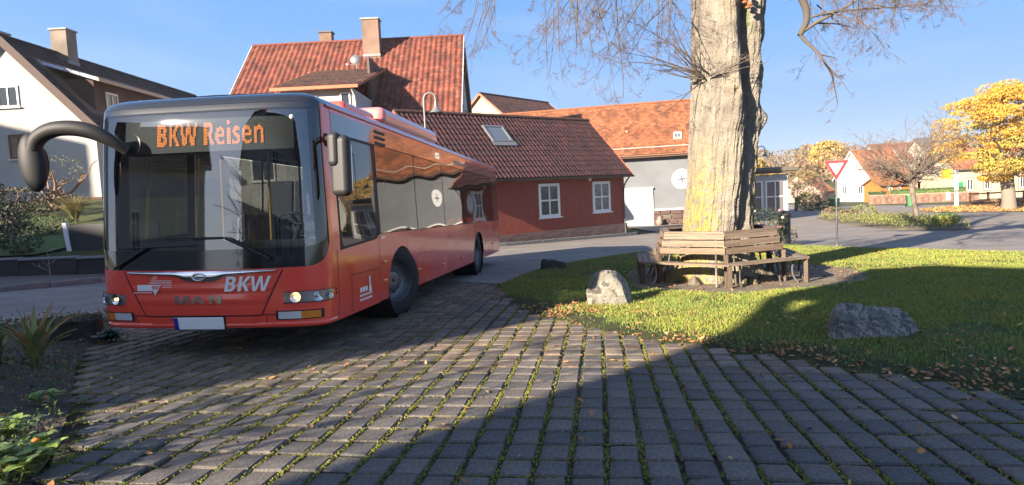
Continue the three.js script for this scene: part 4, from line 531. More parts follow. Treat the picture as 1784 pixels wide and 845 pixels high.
// ---- stones
const rockTex = tex(512, (u, v) => { const a = fbm(u * 6, v * 6, 401, 6, 6), l = sstep(0.56, 0.62, fbm(u * 9, v * 9, 411, 5, 9)), d = sstep(0.60, 0.66, fbm(u * 12, v * 12, 421, 4, 12)); let g = 0.58 + 0.35 * (a - 0.5); g = lerp(g, 0.78, l * 0.7); g = lerp(g, 0.26, d * 0.6); return [g * 1.02, g, g * 0.95]; }, true, 1);
const lichenTex = tex(512, (u, v) => { const a = fbm(u * 8, v * 8, 431, 6, 8), l = sstep(0.53, 0.585, fbm(u * 11, v * 11, 441, 5, 11)), sp = sstep(0.66, 0.70, fbm(u * 34, v * 34, 445, 3, 34)); let g = 0.40 + 0.3 * (a - 0.5); g = lerp(g, 0.66, Math.max(l * 0.7, sp * 0.6)); return [g * 1.02, g, g * 0.96]; }, true, 2.7);
function rock(pts, mat, sub, amp, k) {   // convex hull, subdivided and roughened
  let g = new ConvexGeometry(pts.map(p => V(...p))); g.deleteAttribute('uv'); g.deleteAttribute('normal');
  let P = [...g.attributes.position.array], T = []; for (let i = 0; i < P.length; i += 9) T.push([V(P[i], P[i + 1], P[i + 2]), V(P[i + 3], P[i + 4], P[i + 5]), V(P[i + 6], P[i + 7], P[i + 8])]);
  const out = []; while (T.length) { const t = T.pop(); let L = 0, q = 0; for (let i = 0; i < 3; i++) { const l = t[i].distanceTo(t[(i + 1) % 3]); if (l > L) { L = l; q = i; } } if (L > sub) { const a = t[q], b = t[(q + 1) % 3], c = t[(q + 2) % 3], m = a.clone().add(b).multiplyScalar(0.5); T.push([a, m, c], [m, b, c]); } else out.push(...t); }
  g = new THREE.BufferGeometry().setFromPoints(out); g = mergeVertices(g, 1e-4); g.computeVertexNormals();
  for (let it = 0; it < 2; it++) { const p = g.attributes.position, idx = g.index.array, s = new Float32Array(p.count * 3), c = new Uint16Array(p.count); for (let i = 0; i < idx.length; i += 3) for (let a = 0; a < 3; a++) for (let b = 0; b < 3; b++) if (a !== b) { s[3 * idx[i + a]] += p.getX(idx[i + b]); s[3 * idx[i + a] + 1] += p.getY(idx[i + b]); s[3 * idx[i + a] + 2] += p.getZ(idx[i + b]); c[idx[i + a]]++; } for (let i = 0; i < p.count; i++) p.setXYZ(i, lerp(p.getX(i), s[3 * i] / c[i], 0.5), lerp(p.getY(i), s[3 * i + 1] / c[i], 0.5), lerp(p.getZ(i), s[3 * i + 2] / c[i], 0.5)); }
  g.computeVertexNormals(); const p = g.attributes.position, nn = g.attributes.normal; const f = 4.5; for (let i = 0; i < p.count; i++) { const x = p.getX(i), y = p.getY(i), z = p.getZ(i), d = amp * ((fbm(x * f + 10, y * f + z * 3, k, 4) - 0.5) + (fbm(z * f * 2 + 5, y * f * 2 - x * 4, k + 9, 3) - 0.5) * 0.6); p.setXYZ(i, x + nn.getX(i) * d, y + nn.getY(i) * d, z + nn.getZ(i) * d); } g.computeVertexNormals();
  const gg = g.toNonIndexed(), n2 = gg.attributes.normal.clone(); const r = uvm(gg); r.setAttribute('normal', n2); return r;
}
{
  const rm = std([0.68, 0.65, 0.60], 0.92, { map: rockTex, bumpMap: rep(T_bump, 3), bumpScale: 0.02 }), lm = std([0.95, 0.93, 0.90], 0.92, { map: lichenTex, bumpMap: rep(T_bump, 3), bumpScale: 0.02 }), dm = std([0.16, 0.16, 0.155], 0.95, { map: rockTex, bumpMap: rep(T_bump, 3), bumpScale: 0.02 });
  const a = solo('boulder', rock([[-0.33, -0.1, 0.12], [-0.34, 0.25, 0.1], [-0.24, 0.47, 0.0], [-0.05, 0.51, 0.02], [0.1, 0.50, -0.1], [0.27, -0.1, 0.24], [0.16, 0.3, 0.2], [0.35, -0.1, -0.1], [0.30, 0.34, -0.2], [0.2, 0.44, -0.22], [-0.2, -0.1, -0.3], [-0.15, 0.35, -0.28]], rm, 0.035, 0.07, 451), rm, 'pale pointed boulder with flat faces at the lawn tip left of the bench', 'boulder'); a.position.set(1.36, gh(1.36, -9.35), -9.35);
  const b = solo('boulder', rock([[-0.50, 0.05, 0.1], [-0.42, 0.27, 0.05], [-0.3, 0.37, 0.0], [0.0, 0.34, 0.0], [0.32, 0.27, 0.02], [0.46, 0.1, 0.1], [0.50, -0.08, 0.12], [-0.5, -0.08, 0.1], [-0.05, -0.1, 0.22], [0.2, 0.0, 0.2], [-0.35, -0.1, -0.22], [0.4, -0.1, -0.25], [-0.25, 0.26, -0.24], [0.3, 0.2, -0.24]], lm, 0.035, 0.06, 471), lm, 'low dark boulder blotched with pale lichen at the front edge of the lawn', 'boulder'); b.position.set(3.6, gh(3.6, -6.6) + 0.02, -6.6); b.rotation.y = 0.15;
  const c = solo('boulder', rock([[-0.32, -0.05, 0.1], [-0.25, 0.22, 0.05], [0.0, 0.25, 0], [0.3, 0.16, 0.05], [0.38, -0.05, 0.1], [-0.2, -0.05, -0.2], [0.3, -0.05, -0.2], [-0.1, 0.2, -0.12]], dm, 0.05, 0.07, 491), dm, 'small dark mossy boulder on the far lawn edge beside the street', 'boulder'); c.position.set(0.92, gh(0.92, -15.3) + 0.02, -15.3);
  const sm = [[0.45, 0.40, 0.33], [0.40, 0.36, 0.20], [0.36, 0.33, 0.30]].map(q => std(q, 0.95, { map: rockTex, bumpMap: rep(T_bump, 4), bumpScale: 0.015 }));
  for (let i = 0; i < 14; i++) { const an = -0.5 + i / 14 * 2 * Math.PI, R = rr(0.92, 1.06), x = limeC.x + R * Math.cos(an), z = limeC.z + R * Math.sin(an), w = rr(0.13, 0.2), h = rr(0.12, 0.2); const pts = []; for (let q = 0; q < 16; q++) pts.push([rr(-1, 1) * w, rr(-0.4, 1) * h, rr(-1, 1) * w * 0.75]); const s = solo('root_stone', rock(pts, null, 0.05, 0.04, 500 + i), sm[i % 3], 'rounded field stone lying at the foot of the lime trunk', 'stone', 'stones round the lime trunk'); s.position.set(x, lawnH(x, z) + 0.02, z); s.rotation.y = an; }
}
// ------------------------------------------------------------------ buildings
const colVar = (c, a, k) => c.map((v, i) => v * (1 + a * (hash(k, 3 + (i === 2 ? 1 : 0), 9) - 0.5) * 2));
function panTile(w, l, amp, lip) {   // S-shaped clay tile: x across, y up the slope, z away from the roof
  const n = 7, P = [], q = (a, b, c, d) => P.push(...a, ...b, ...c, ...a, ...c, ...d), z = x => amp * (0.5 - 0.5 * Math.cos(2 * Math.PI * (x + 0.12))) * (x < 0.88 ? 1 : 0.9);
  for (let i = 0; i < n; i++) { const a = i / n, b = (i + 1) / n, A = [a * w, 0, z(a) + lip], B = [b * w, 0, z(b) + lip], C = [b * w, l * 1.06, z(b) * 0.95 + 0.003], D = [a * w, l * 1.06, z(a) * 0.95 + 0.003]; q(A, B, C, D); q([A[0], 0, A[2] - lip * 1.3], [B[0], 0, B[2] - lip * 1.3], B, A); }
  const g = new THREE.BufferGeometry(); g.setAttribute('position', new THREE.Float32BufferAttribute(P, 3)); g.computeVertexNormals(); const r = uvm(g); return r;
}
function flatTile(w, l, t) { const g = new THREE.BoxGeometry(w * 0.96, l * 1.5, t); g.translate(w / 2, l * 0.72, t / 2); const p = g.attributes.position; for (let i = 0; i < p.count; i++) { p.setZ(i, p.getZ(i) + (p.getY(i) < 0.3 * l ? t * 1.3 : 0.002)); } g.computeVertexNormals(); return uvm(g); }
const clay = std([1, 1, 1], 0.85, { vertexColors: true, map: rep(T_coarse, 0.5), bumpMap: rep(T_bump, 4), bumpScale: 0.004 });
function tiles(parent, M, W, L, o) {   // covers a W x L slope whose local frame is M (x across, y up, z out)
  const nc = Math.round(W / o.w), nr = Math.round(L / o.l), w = W / nc, l = L / nr, base = o.flat ? flatTile(w, l, 0.018) : panTile(w, l, o.amp || 0.045, 0.02), list = [];
  for (let r = 0; r < nr; r++) for (let c = 0; c < nc; c++) { if (o.skip && o.skip((c + 0.5) * w, (r + 0.5) * l)) continue; const sh = o.flat && r % 2 ? w / 2 : 0; list.push([c * w + sh - (o.flat ? w / 4 : 0), r * l, r, c]); }
  const all = [], mats = {}; const isInd = o.indiv ? (() => { const s = list.map(([x, y], i) => [V(x, y, 0).applyMatrix4(M).applyMatrix4(parent.matrixWorld).distanceTo(camera.position), i]).sort((a, b) => a[0] - b[0]).slice(0, o.indiv).map(a => a[1]); return new Set(s); })() : new Set();
  list.forEach(([x, y, r, c], i) => { const k = r * 211 + c, tn = o.tones[Math.floor(hash(k, 1, o.k || 0) * o.tones.length)], rm = M4([x + (hash(k, 5) - 0.5) * 0.006, y + (hash(k, 6) - 0.5) * 0.012, (hash(k, 7) - 0.5) * 0.006], [(hash(k, 8) - 0.5) * 0.02, 0, (hash(k, 9) - 0.5) * 0.012]);
    const m = M.clone().multiply(rm);
    if (isInd.has(i)) { const key = tn.join(); mats[key] ||= std(tn, 0.85, { map: rep(T_coarse, 0.5), bumpMap: rep(T_bump, 4), bumpScale: 0.004 }); const t = mesh('roof_tile', base, mats[key], parent); m.decompose(t.position, t.quaternion, t.scale); }
    else { const g = base.clone().applyMatrix4(m); const uv = g.attributes.uv; for (let q = 0; q < uv.count; q++) uv.setXY(q, uv.getX(q) + x, uv.getY(q) + y); const f = 0.82 + 0.36 * hash(k, 12, o.k || 0); all.push(tint(g, tn[0] * f, tn[1] * f, tn[2] * f)); } });
  if (all.length) info(mesh('roof_tiling', merge(all), clay, parent), null, null, null, 'stuff');
}
function frameGeo(w, h, cols, rows, b, m, t) {   // window frame with glazing bars, one extruded piece
  const s = new THREE.Shape([[-w / 2, -h / 2], [w / 2, -h / 2], [w / 2, h / 2], [-w / 2, h / 2]].map(q => new THREE.Vector2(...q))), pw = (w - 2 * b - (cols - 1) * m) / cols, ph = (h - 2 * b - (rows - 1) * m) / rows;
  for (let i = 0; i < cols; i++) for (let j = 0; j < rows; j++) { const x = -w / 2 + b + i * (pw + m), y = -h / 2 + b + j * (ph + m); s.holes.push(new THREE.Path([[x, y], [x, y + ph], [x + pw, y + ph], [x + pw, y]].map(q => new THREE.Vector2(...q)))); }
  return new THREE.ExtrudeGeometry(s, { depth: t, bevelEnabled: true, bevelThickness: 0.006, bevelSize: 0.006, bevelSegments: 1 });
}
function win(parent, p, turn, w, h, o = {}) {   // window on a wall face: p is its centre, turn the wall's yaw
  const g = new THREE.Group(); g.name = o.name || 'window'; g.position.set(...p); g.rotation.y = turn; parent.add(g); const cols = o.cols || 2, rows = o.rows || 1, b = o.b || 0.07;
  mesh('frame', frameGeo(w, h, cols, rows, b, o.m || 0.05, 0.05), o.frame || MAT.white, g);
  mesh('pane', box(w - b, h - b, 0.012, 0, 0, 0.016), o.pane || MAT.pane, g);
  if (o.sill !== 0) mesh('sill', box(w + 0.14, 0.05, 0.13, 0, -h / 2 - 0.027, 0.05), o.sillMat || MAT.white, g);
  if (o.lintel) mesh('surround', frameGeo(w + 0.28, h + 0.28, 1, 1, 0.13, 0, 0.03), o.lintel, g);
  if (o.shutters) for (const s of [-1, 1]) mesh('shutter', box(0.3, h, 0.04, s * (w / 2 + 0.19), 0, 0.03), o.shutters, g);
  return g;
}
const R90 = Math.PI / 2;
function gable(name, label, o) {   // ridge along local x, front eave at local +z; y is world height above pos
  const h = thing(name, label, o.category || 'house', o.pos, o.turn || 0, o.group); h.updateMatrixWorld(true);
  const { x0, x1, D, eave, ridge, base } = o, ov = o.ov ?? 0.4, vg = o.vg ?? 0.2, yW = eave + (ridge - eave) * ov / (ov + D / 2), th = o.thick || 0.09;
  const sh = new THREE.Shape([[0, base], [-D, base], [-D, yW], [-D / 2, ridge - th], [0, yW]].map(q => new THREE.Vector2(...q)));
  const wg = new THREE.ExtrudeGeometry(sh, { depth: x1 - x0, bevelEnabled: false }); wg.rotateY(-R90); wg.rotateX(0);   // shape x -> -z after the turn
  { const p = wg.attributes.position; for (let i = 0; i < p.count; i++) { const X = p.getX(i), Z = p.getZ(i); p.setXYZ(i, x0 - X, p.getY(i), Z); } const ix = p.array; for (let i = 0; i < p.count; i += 3) for (let c = 0; c < 3; c++) { const t = ix[3 * i + 3 + c]; ix[3 * i + 3 + c] = ix[3 * i + 6 + c]; ix[3 * i + 6 + c] = t; } wg.computeVertexNormals(); }
  mesh('wall', uvm(wg), o.wall, h);
  const run = ov + D / 2, rise = ridge - eave, L = Math.hypot(run, rise), pitch = Math.atan2(rise, run);
  const slopes = [['front', 0, ov, 0], ['back', Math.PI, -D - ov, 0]];
  for (const [s, yaw, z] of slopes) {
    const W = x1 - x0 + 2 * vg, sx = yaw ? x1 + vg : x0 - vg;
    const M = new THREE.Matrix4().makeTranslation(sx, eave, z).multiply(new THREE.Matrix4().makeRotationY(yaw)).multiply(new THREE.Matrix4().makeRotationX(-(R90 - pitch)));
    // local x across, y up the slope, z outwards
    const deck = new THREE.BoxGeometry(W - 0.02, L, 0.06).translate(W / 2, L / 2, -0.034).applyMatrix4(M); mesh('roof_deck', uvm(deck), o.deck || std([0.12, 0.08, 0.06], 0.9), h);
    if (s === 'front' || o.backTiles) tiles(h, M, W, L, o.roof); else mesh('roof_back', uvm(new THREE.BoxGeometry(W, L, 0.03).translate(W / 2, L / 2, 0.018).applyMatrix4(M)), std(o.roof.tones[0], 0.9, { map: coarse }), h);
    if (s === 'front' && o.gutter !== 0) mesh('gutter', tf(new THREE.CylinderGeometry(0.07, 0.07, W, 10, 1, true, 0, Math.PI), [(x0 + x1) / 2, eave - 0.03, ov + 0.06], [0, 0, -R90]), o.gutterMat || MAT.galv, h);
    for (const e of [0, 1]) mesh('barge_board', uvm(new THREE.BoxGeometry(0.03, L, o.barge || 0.16).translate(e ? W + 0.012 : -0.012, L / 2, -0.03).applyMatrix4(M)), o.bargeMat || std([0.16, 0.09, 0.06], 0.8), h);
  }
  const n = Math.round((x1 - x0 + 2 * vg) / 0.36), rt = std(o.ridgeTone || o.roof.tones[0], 0.9, { map: rep(T_coarse, 0.7) }), rg = tf(new THREE.CylinderGeometry(0.115, 0.125, (x1 - x0 + 2 * vg) / n + 0.03, 8, 1, false, 0, Math.PI), [0, 0, 0], [0, 0, R90]);
  for (let i = 0; i < n; i++) { const t = mesh('ridge_tile', rg, rt, h); t.position.set(lerp(x0 - vg, x1 + vg, (i + 0.5) / n), ridge - 0.015 + 0.004 * (i % 2), -D / 2); t.rotation.x = rr(-0.02, 0.02) ; }
  return h;
}
function chimney(h, x, y0, y1, z, w, d, mat, capMat) { const c = mesh('chimney', box(w, y1 - y0, d, x, (y0 + y1) / 2, z), mat, h); mesh('chimney_cap', box(w + 0.12, 0.08, d + 0.12, x, y1 + 0.042, z), capMat || std([0.5, 0.48, 0.45], 0.9, { map: grain }), c); mesh('chimney_flashing', box(w + 0.08, 0.14, d + 0.08, x, y0 + 0.5, z), MAT.galv, c); return c; }
const winBrown = std([0.16, 0.07, 0.035], 0.6, { map: grain });

{ // low red house behind the bus
  const boards = tex(512, (u, v) => { const e = Math.abs(((u * 8) % 1) - 0.5) * 2, a = fbm(u * 24, v * 3, 601, 4); return 0.65 + 0.2 * a - (e > 0.93 ? 0.45 : 0); }, true, 1);
  const redWall = std([0.46, 0.10, 0.058], 0.75, { map: rep(boards, 1.1, 0.5), bumpMap: rep(boards, 1.1, 0.5), bumpScale: 0.01 });
  const h = gable('red_house', 'low rust-red house with dark maroon tiled roof and skylight behind the bus', { pos: [-0.49, 0, -26.5], turn: 0.6981, x0: -2.95, x1: 7.8, D: 4.7, eave: 2.0, ridge: 4.85, base: -1.4, ov: 0.4, vg: 0.19, wall: redWall, roof: { w: 0.215, l: 0.33, amp: 0.05, tones: [[0.058, 0.016, 0.020], [0.046, 0.014, 0.018], [0.075, 0.019, 0.022], [0.052, 0.017, 0.021]], indiv: 300, k: 1 }, ridgeTone: [0.10, 0.045, 0.035], bargeMat: std([0.35, 0.10, 0.06], 0.8), gutterMat: std([0.05, 0.045, 0.045], 0.5) });
  const plinthTex = tex(512, (u, v) => { const r = Math.floor(v * 16), x = (u * 8 + (r % 2) * 0.5) % 1, y = (v * 16) % 1, j = x < 0.05 || y < 0.1, k = hash(Math.floor(u * 8 + (r % 2) * 0.5) % 8, r, 3); const g = j ? 0.42 : 0.34 + 0.14 * k + 0.1 * fbm(u * 60, v * 60, 611, 3); return j ? [g, g * 0.95, g * 0.9] : [g * 1.08, g * 0.86, g * 0.82]; }, true, 1);
  mesh('plinth', box(10.9, 1.15, 0.06, 2.42, -0.86, 0.034), std([0.62, 0.6, 0.6], 0.9, { map: rep(plinthTex, 0.55, 0.8), bumpMap: rep(plinthTex, 0.55, 0.8), bumpScale: 0.006 }), h);
  const green = MAT.pane, lace = phy([0.30, 0.31, 0.30], 0.08, { map: rep(T_coarse, 1.5), ior: 1.5 });
  win(h, [2.83, 1.02, 0.002], 0, 1.22, 1.44, { cols: 2, rows: 2, b: 0.11, m: 0.055, pane: phy([0.10, 0.11, 0.10], 0.08, { map: rep(T_coarse, 1.2) }) }); win(h, [6.15, 1.04, 0.002], 0, 1.18, 1.40, { cols: 2, rows: 2, b: 0.11, m: 0.05, pane: lace });
  { const s = new THREE.Group(); s.name = 'skylight'; h.add(s); const pitch = Math.atan2(2.85, 2.75); s.position.set(1.33, 3.93, -1.47); s.rotation.x = -(R90 - pitch); mesh('frame', frameGeo(1.12, 1.02, 1, 1, 0.09, 0, 0.11), MAT.galv, s); mesh('pane', box(0.98, 0.88, 0.02, 0, 0, 0.075), phy([0.10, 0.12, 0.14], 0.04, { ior: 1.8 }), s); mesh('flashing', box(1.3, 0.3, 0.012, 0, -0.62, 0.085), MAT.galv, s); }
  mesh('downpipe', tube([[7.7, 1.9, 0.42], [7.72, 1.7, 0.2], [7.72, 1.45, 0.07], [7.72, -1.0, 0.07]], 0.035, 16, 7), std([0.10, 0.09, 0.09], 0.5), h);
  mesh('wall_lamp', rbox(0.16, 0.14, 0.1, 0.02, 5.35, 1.86, 0.06), MAT.white, h);
  mesh('gable_cladding', box(0.02, 1.9, 1.7, -2.965, 3.05, -2.35), std([0.45, 0.46, 0.47], 0.8, { map: grain }), h);
  mesh('fascia', box(10.9, 0.06, 0.02, 2.42, 1.93, 0.03), MAT.galv, h);
}
{ // tall white house with terracotta roof
  const wall = plaster([0.52, 0.49, 0.44]), terr_ = [[0.31, 0.078, 0.048], [0.27, 0.070, 0.044], [0.35, 0.098, 0.056], [0.23, 0.068, 0.046], [0.29, 0.088, 0.055]];
  const h = gable('white_house', 'tall white house with bright terracotta roof, two chimneys and a roofed bay', { pos: [0, 0, -34.1], x0: -14.6, x1: -2.5, D: 11.8, eave: 5.05, ridge: 10.9, base: -2, ov: 0.6, vg: 0.25, wall, roof: { w: 0.30, l: 0.36, amp: 0.06, tones: terr_, k: 2 }, bargeMat: MAT.white, barge: 0.2 });
  const ch = std([0.34, 0.22, 0.16], 0.9, { map: coarse, bumpMap: bumpy, bumpScale: 0.01 }); chimney(h, -7.5, 9.2, 11.72, -4.7, 0.95, 0.75, ch); chimney(h, -10.5, 10.2, 11.5, -6.2, 0.72, 0.6, ch, std([0.12, 0.11, 0.11], 0.8));
  // roofed bay in front, tiles older and darker
  const b = new THREE.Group(); b.name = 'bay'; h.add(b); mesh('wall', box(3.3, 8.4, 5.5, -8.55, 2.35, 0.95), wall, b);
  const zE = 4.15, yE = 6.62, yT = 8.75, zT = -3.45, L = Math.hypot(zE - zT, yT - yE), pt = Math.atan2(yT - yE, zE - zT), M = new THREE.Matrix4().makeTranslation(-10.5, yE, zE).multiply(new THREE.Matrix4().makeRotationX(-(R90 - pt)));
  mesh('roof_deck', uvm(new THREE.BoxGeometry(3.95, L, 0.1).translate(1.975, L / 2, -0.054).applyMatrix4(M)), std([0.40, 0.12, 0.07], 0.8), b);
  { const hold = new THREE.Group(); hold.name = 'bay_roof'; h.add(hold); hold.updateMatrixWorld(true); tiles(hold, M, 3.95, L, { w: 0.30, l: 0.36, amp: 0.06, tones: [[0.16, 0.085, 0.06], [0.20, 0.095, 0.06], [0.13, 0.075, 0.055], [0.25, 0.10, 0.06]], k: 5 }); }
  mesh('roof_gap_wall', [box(0.12, 3.6, 2.9, -6.96, 7.0, -1.9)], std([0.12, 0.085, 0.075], 0.9), b);
  mesh('fascia', box(3.95, 0.14, 0.04, -8.53, yE - 0.06, zE + 0.03), std([0.50, 0.14, 0.07], 0.7), b); mesh('downpipe', tube([[-6.86, 6.45, zE - 0.05], [-6.82, 6.2, zE - 0.35], [-6.8, 5.6, 3.78], [-6.8, -1.5, 3.78]], 0.045, 20, 8), MAT.white, b);
  win(h, [-7.25, 5.95, 3.71], 0, 0.46, 0.82, { cols: 1, b: 0.06 }); win(h, [-9.0, 5.7, 3.71], 0, 0.9, 1.1); win(h, [-7.5, 3.0, 3.71], 0, 1.0, 1.3); win(h, [-12.6, 3.3, 0.01], 0, 1.2, 1.3); win(h, [-4.6, 3.3, 0.01], 0, 1.2, 1.3);
  for (const [z, y] of [[-4.8, 7.2], [-7.0, 7.2], [-4.0, 4.3], [-8, 4.3]]) win(h, [-2.49, y, z], R90, 0.75, 1.1);
  { const r = new THREE.Group(); r.name = 'balcony'; h.add(r); mesh('slab', box(2.4, 0.16, 1.4, -5.65, 3.9, 3.0), wall, r); for (let i = 0; i < 4; i++) mesh('rail', box(2.4, 0.11, 0.03, -5.65, 4.25 + i * 0.24, 3.68), MAT.white, r); for (const x of [-6.75, -5.65, -4.55]) mesh('rail_post', box(0.06, 1.1, 0.06, x, 4.5, 3.64), MAT.white, r); }
  { const d = thing('satellite_dish', 'grey satellite dish and mast on the bay roof of the white house', 'satellite dish', [-7.9, 8.4, -36.1]); mesh('dish', tf(new THREE.SphereGeometry(0.42, 20, 8, 0, 6.3, 0, 0.75), [0.05, 0.42, 0.1], [1.2, 0.5, 0]), MAT.galv, d); mesh('mast', tube([[0, -0.2, 0], [0, 0.85, 0]], 0.03, 3, 6), MAT.galv, d); mesh('arm', tube([[0, 0.3, 0.1], [-0.35, 0.25, 0.4]], 0.018, 3, 6), MAT.white, d); mesh('receiver', rbox(0.1, 0.1, 0.16, 0.03, -0.4, 0.27, 0.43), MAT.white, d); }
}
{ // house behind with warm plaster gable
  const h = gable('plaster_house', 'peach plaster gable house with dark roof between the white and orange roofs', { pos: [1.6, 0, -49.2], turn: 0.92, x0: 0, x1: 9, D: 8.6, eave: 5.4, ridge: 9.25, base: -2, ov: 0.35, vg: 0.25, wall: plaster([0.62, 0.42, 0.27]), roof: { w: 0.3, l: 0.36, tones: [[0.10, 0.045, 0.04], [0.085, 0.045, 0.045], [0.12, 0.05, 0.045]], k: 6 }, bargeMat: std([0.38, 0.13, 0.08], 0.8) });
  win(h, [4, 4, 0.01], 0, 1.1, 1.3);
}
{ // long grey-white building with orange plain-tile roof
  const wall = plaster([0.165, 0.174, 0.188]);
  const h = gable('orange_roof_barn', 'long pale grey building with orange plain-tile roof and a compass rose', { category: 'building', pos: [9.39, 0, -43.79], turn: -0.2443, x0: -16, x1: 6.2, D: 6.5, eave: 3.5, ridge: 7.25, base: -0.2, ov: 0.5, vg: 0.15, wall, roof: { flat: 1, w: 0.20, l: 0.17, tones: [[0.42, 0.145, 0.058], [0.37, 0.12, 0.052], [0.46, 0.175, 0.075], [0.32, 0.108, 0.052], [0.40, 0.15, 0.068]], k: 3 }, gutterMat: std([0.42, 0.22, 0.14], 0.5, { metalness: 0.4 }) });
  mesh('eaves_soffit', box(22.3, 0.12, 0.5, -4.9, 3.36, 0.26), std([0.10, 0.055, 0.04], 0.85), h);
  mesh('foundation', box(22.2, 1.6, 6.3, -4.9, -1.0, -3.32), std([0.30, 0.28, 0.27], 0.9, { map: coarse }), h);
  mesh('ledge', box(6.1, 0.1, 0.1, 3.1, -0.16, 0.03), MAT.white, h);
  { // plinth of red sandstone blocks
    const sm = [[0.20, 0.11, 0.09], [0.25, 0.15, 0.12], [0.16, 0.10, 0.085], [0.22, 0.17, 0.14]].map(c => std(c, 0.95, { map: grain, bumpMap: bumpy, bumpScale: 0.02 })); mesh('mortar', box(6.1, 1.25, 0.05, 3.1, -0.85, -0.05), std([0.30, 0.27, 0.24], 1, { map: grain }), h);
    for (let r = 0; r < 4; r++) { let x = 0.06; while (x < 6.0) { const w = rr(0.34, 0.75); if (x + w > 6.15) break; mesh('stone', rbox(w - 0.035, 0.285, 0.12, 0.04, x + w / 2, -0.35 - r * 0.31, 0.0, [rr(-0.05, 0.05), 0, rr(-0.03, 0.03)], 1), sm[Math.floor(rnd() * 4)], h); x += w; } }
  }
  { const d = new THREE.Group(); d.name = 'door'; h.add(d); mesh('frame', frameGeo(2.02, 2.5, 1, 1, 0.13, 0, 0.1).translate(-0.88, 0.03, 0.0), MAT.white, d); mesh('leaf', box(1.8, 2.28, 0.05, -0.88, 0.02, 0.05), std([0.34, 0.355, 0.37], 0.6), d); mesh('canopy', box(2.1, 0.1, 0.22, -0.88, 1.30, 0.1), MAT.white, d); mesh('handle', rbox(0.05, 0.2, 0.06, 0.015, -0.3, 0.0, 0.1), MAT.galv, d); }
  { // compass rose on a white disc
    const r = new THREE.Group(); r.name = 'compass_rose'; r.position.set(2.03, 1.78, 0.03); h.add(r); mesh('disc', tf(new THREE.CylinderGeometry(0.64, 0.64, 0.05, 56), [0, 0, 0], [R90, 0, 0]), std([0.62, 0.63, 0.64], 0.6), r); mesh('rim', tf(new THREE.TorusGeometry(0.64, 0.022, 8, 56), [0, 0, 0.02]), std([0.66, 0.67, 0.68], 0.6), r);
    const star = (a, L, w) => [-1, 1].map(s => { const g = new THREE.BufferGeometry(); g.setAttribute('position', new THREE.Float32BufferAttribute(s > 0 ? [0, 0, 0, w, w, 0, 0, L, 0] : [0, 0, 0, 0, L, 0, -w, w, 0], 3)); g.computeVertexNormals(); g.setAttribute('uv', new THREE.Float32BufferAttribute(new Float32Array(6), 2)); return tf(g, [0, 0, 0.029], [0, 0, a]); });
    const dk = std([0.03, 0.04, 0.06], 0.6), md = std([0.16, 0.19, 0.24], 0.6); for (let i = 0; i < 4; i++) { const [a, b] = star(i * R90 + 0.02, i === 2 ? 0.42 : 0.5, 0.075); mesh('ray', a, dk, r); mesh('ray', b, md, r); mesh('tick', tf(new THREE.PlaneGeometry(0.045, 0.15), [Math.cos(i * R90 + 0.8) * 0.4, Math.sin(i * R90 + 0.8) * 0.4, 0.029], [0, 0, i * R90 + 0.8 - R90]), md, r); } }
  { const pitch = Math.PI / 4, rw = (x, y, z, w, hh) => { const g = new THREE.Group(); g.name = 'roof_window'; g.position.set(x, y, z); g.rotation.x = -(R90 - pitch); h.add(g); mesh('frame', frameGeo(w, hh, 2, 1, 0.09, 0.06, 0.12), MAT.white, g); mesh('pane', box(w - 0.1, hh - 0.1, 0.02, 0, 0, 0.06), MAT.pane, g); }; rw(1.83, 4.62, -0.62, 0.5, 0.62); mesh('vent_tile', rbox(0.2, 0.16, 0.2, 0.05, -1.5, 5.2, -1.12), std([0.35, 0.2, 0.13], 0.8), h); mesh('snow_guard', tube([[-15.8, 3.98, 0.13], [6.2, 3.98, 0.13]], 0.03, 4, 6), std([0.5, 0.42, 0.36], 0.6), h); }
  const egg = solo('stone_egg', rock(Array.from({ length: 40 }, (_, i) => { const t = i / 39 * Math.PI, a = i * 2.4; return [0.22 * Math.sin(t) * Math.cos(a) * (1 + 0.35 * Math.cos(t)), -0.34 * Math.cos(t) + 0.3, 0.22 * Math.sin(t) * Math.sin(a) * (1 + 0.35 * Math.cos(t))]; }), null, 0.08, 0.03, 555), std([0.40, 0.28, 0.22], 0.9, { map: grain }), 'pear-shaped pinkish stone standing before the sandstone plinth', 'stone'); egg.position.set(9.75, gh(9.75, -43.2) - 0.02, -43.1);
}
{ // white garden pavilion right of the trunk
  const h = thing('pavilion', 'white pavilion with large glazed windows and flat shingled roof behind the bench', 'pavilion', [16.9, gh(16.9, -45.8), -45.8], -0.12), W = 4.7, wm = std([0.50, 0.53, 0.58], 0.6, { map: grain });
  mesh('wall', box(W, 3.15, 3.4, 0, 1.5, -1.7), wm, h); const rf = std([0.19, 0.17, 0.13], 0.95, { map: grain });
  mesh('roof', box(W + 0.9, 0.2, 4.2, 0.05, 3.3, -1.65), std([0.10, 0.08, 0.06], 0.8), h); const n = 26; for (let i = 0; i < n; i++) mesh('shingle', box((W + 1.0) / n - 0.014, 0.02, 0.62, -(W + 1) / 2 + (i + 0.5) * (W + 1) / n + 0.05, 3.44, 0.26, [0.42, 0, rr(-0.02, 0.02)]), rf, h);
  mesh('roof_sheet', box(W + 0.9, 0.03, 3.6, 0.05, 3.56, -1.85), rf, h);
  for (const x of [-1.55, 0.0, 1.5]) win(h, [x, 1.55, 0.002], 0, 1.32, 2.25, { cols: 2, rows: 2, b: 0.1, m: 0.07, pane: phy([0.13, 0.12, 0.13], 0.15), sill: 0 });
}
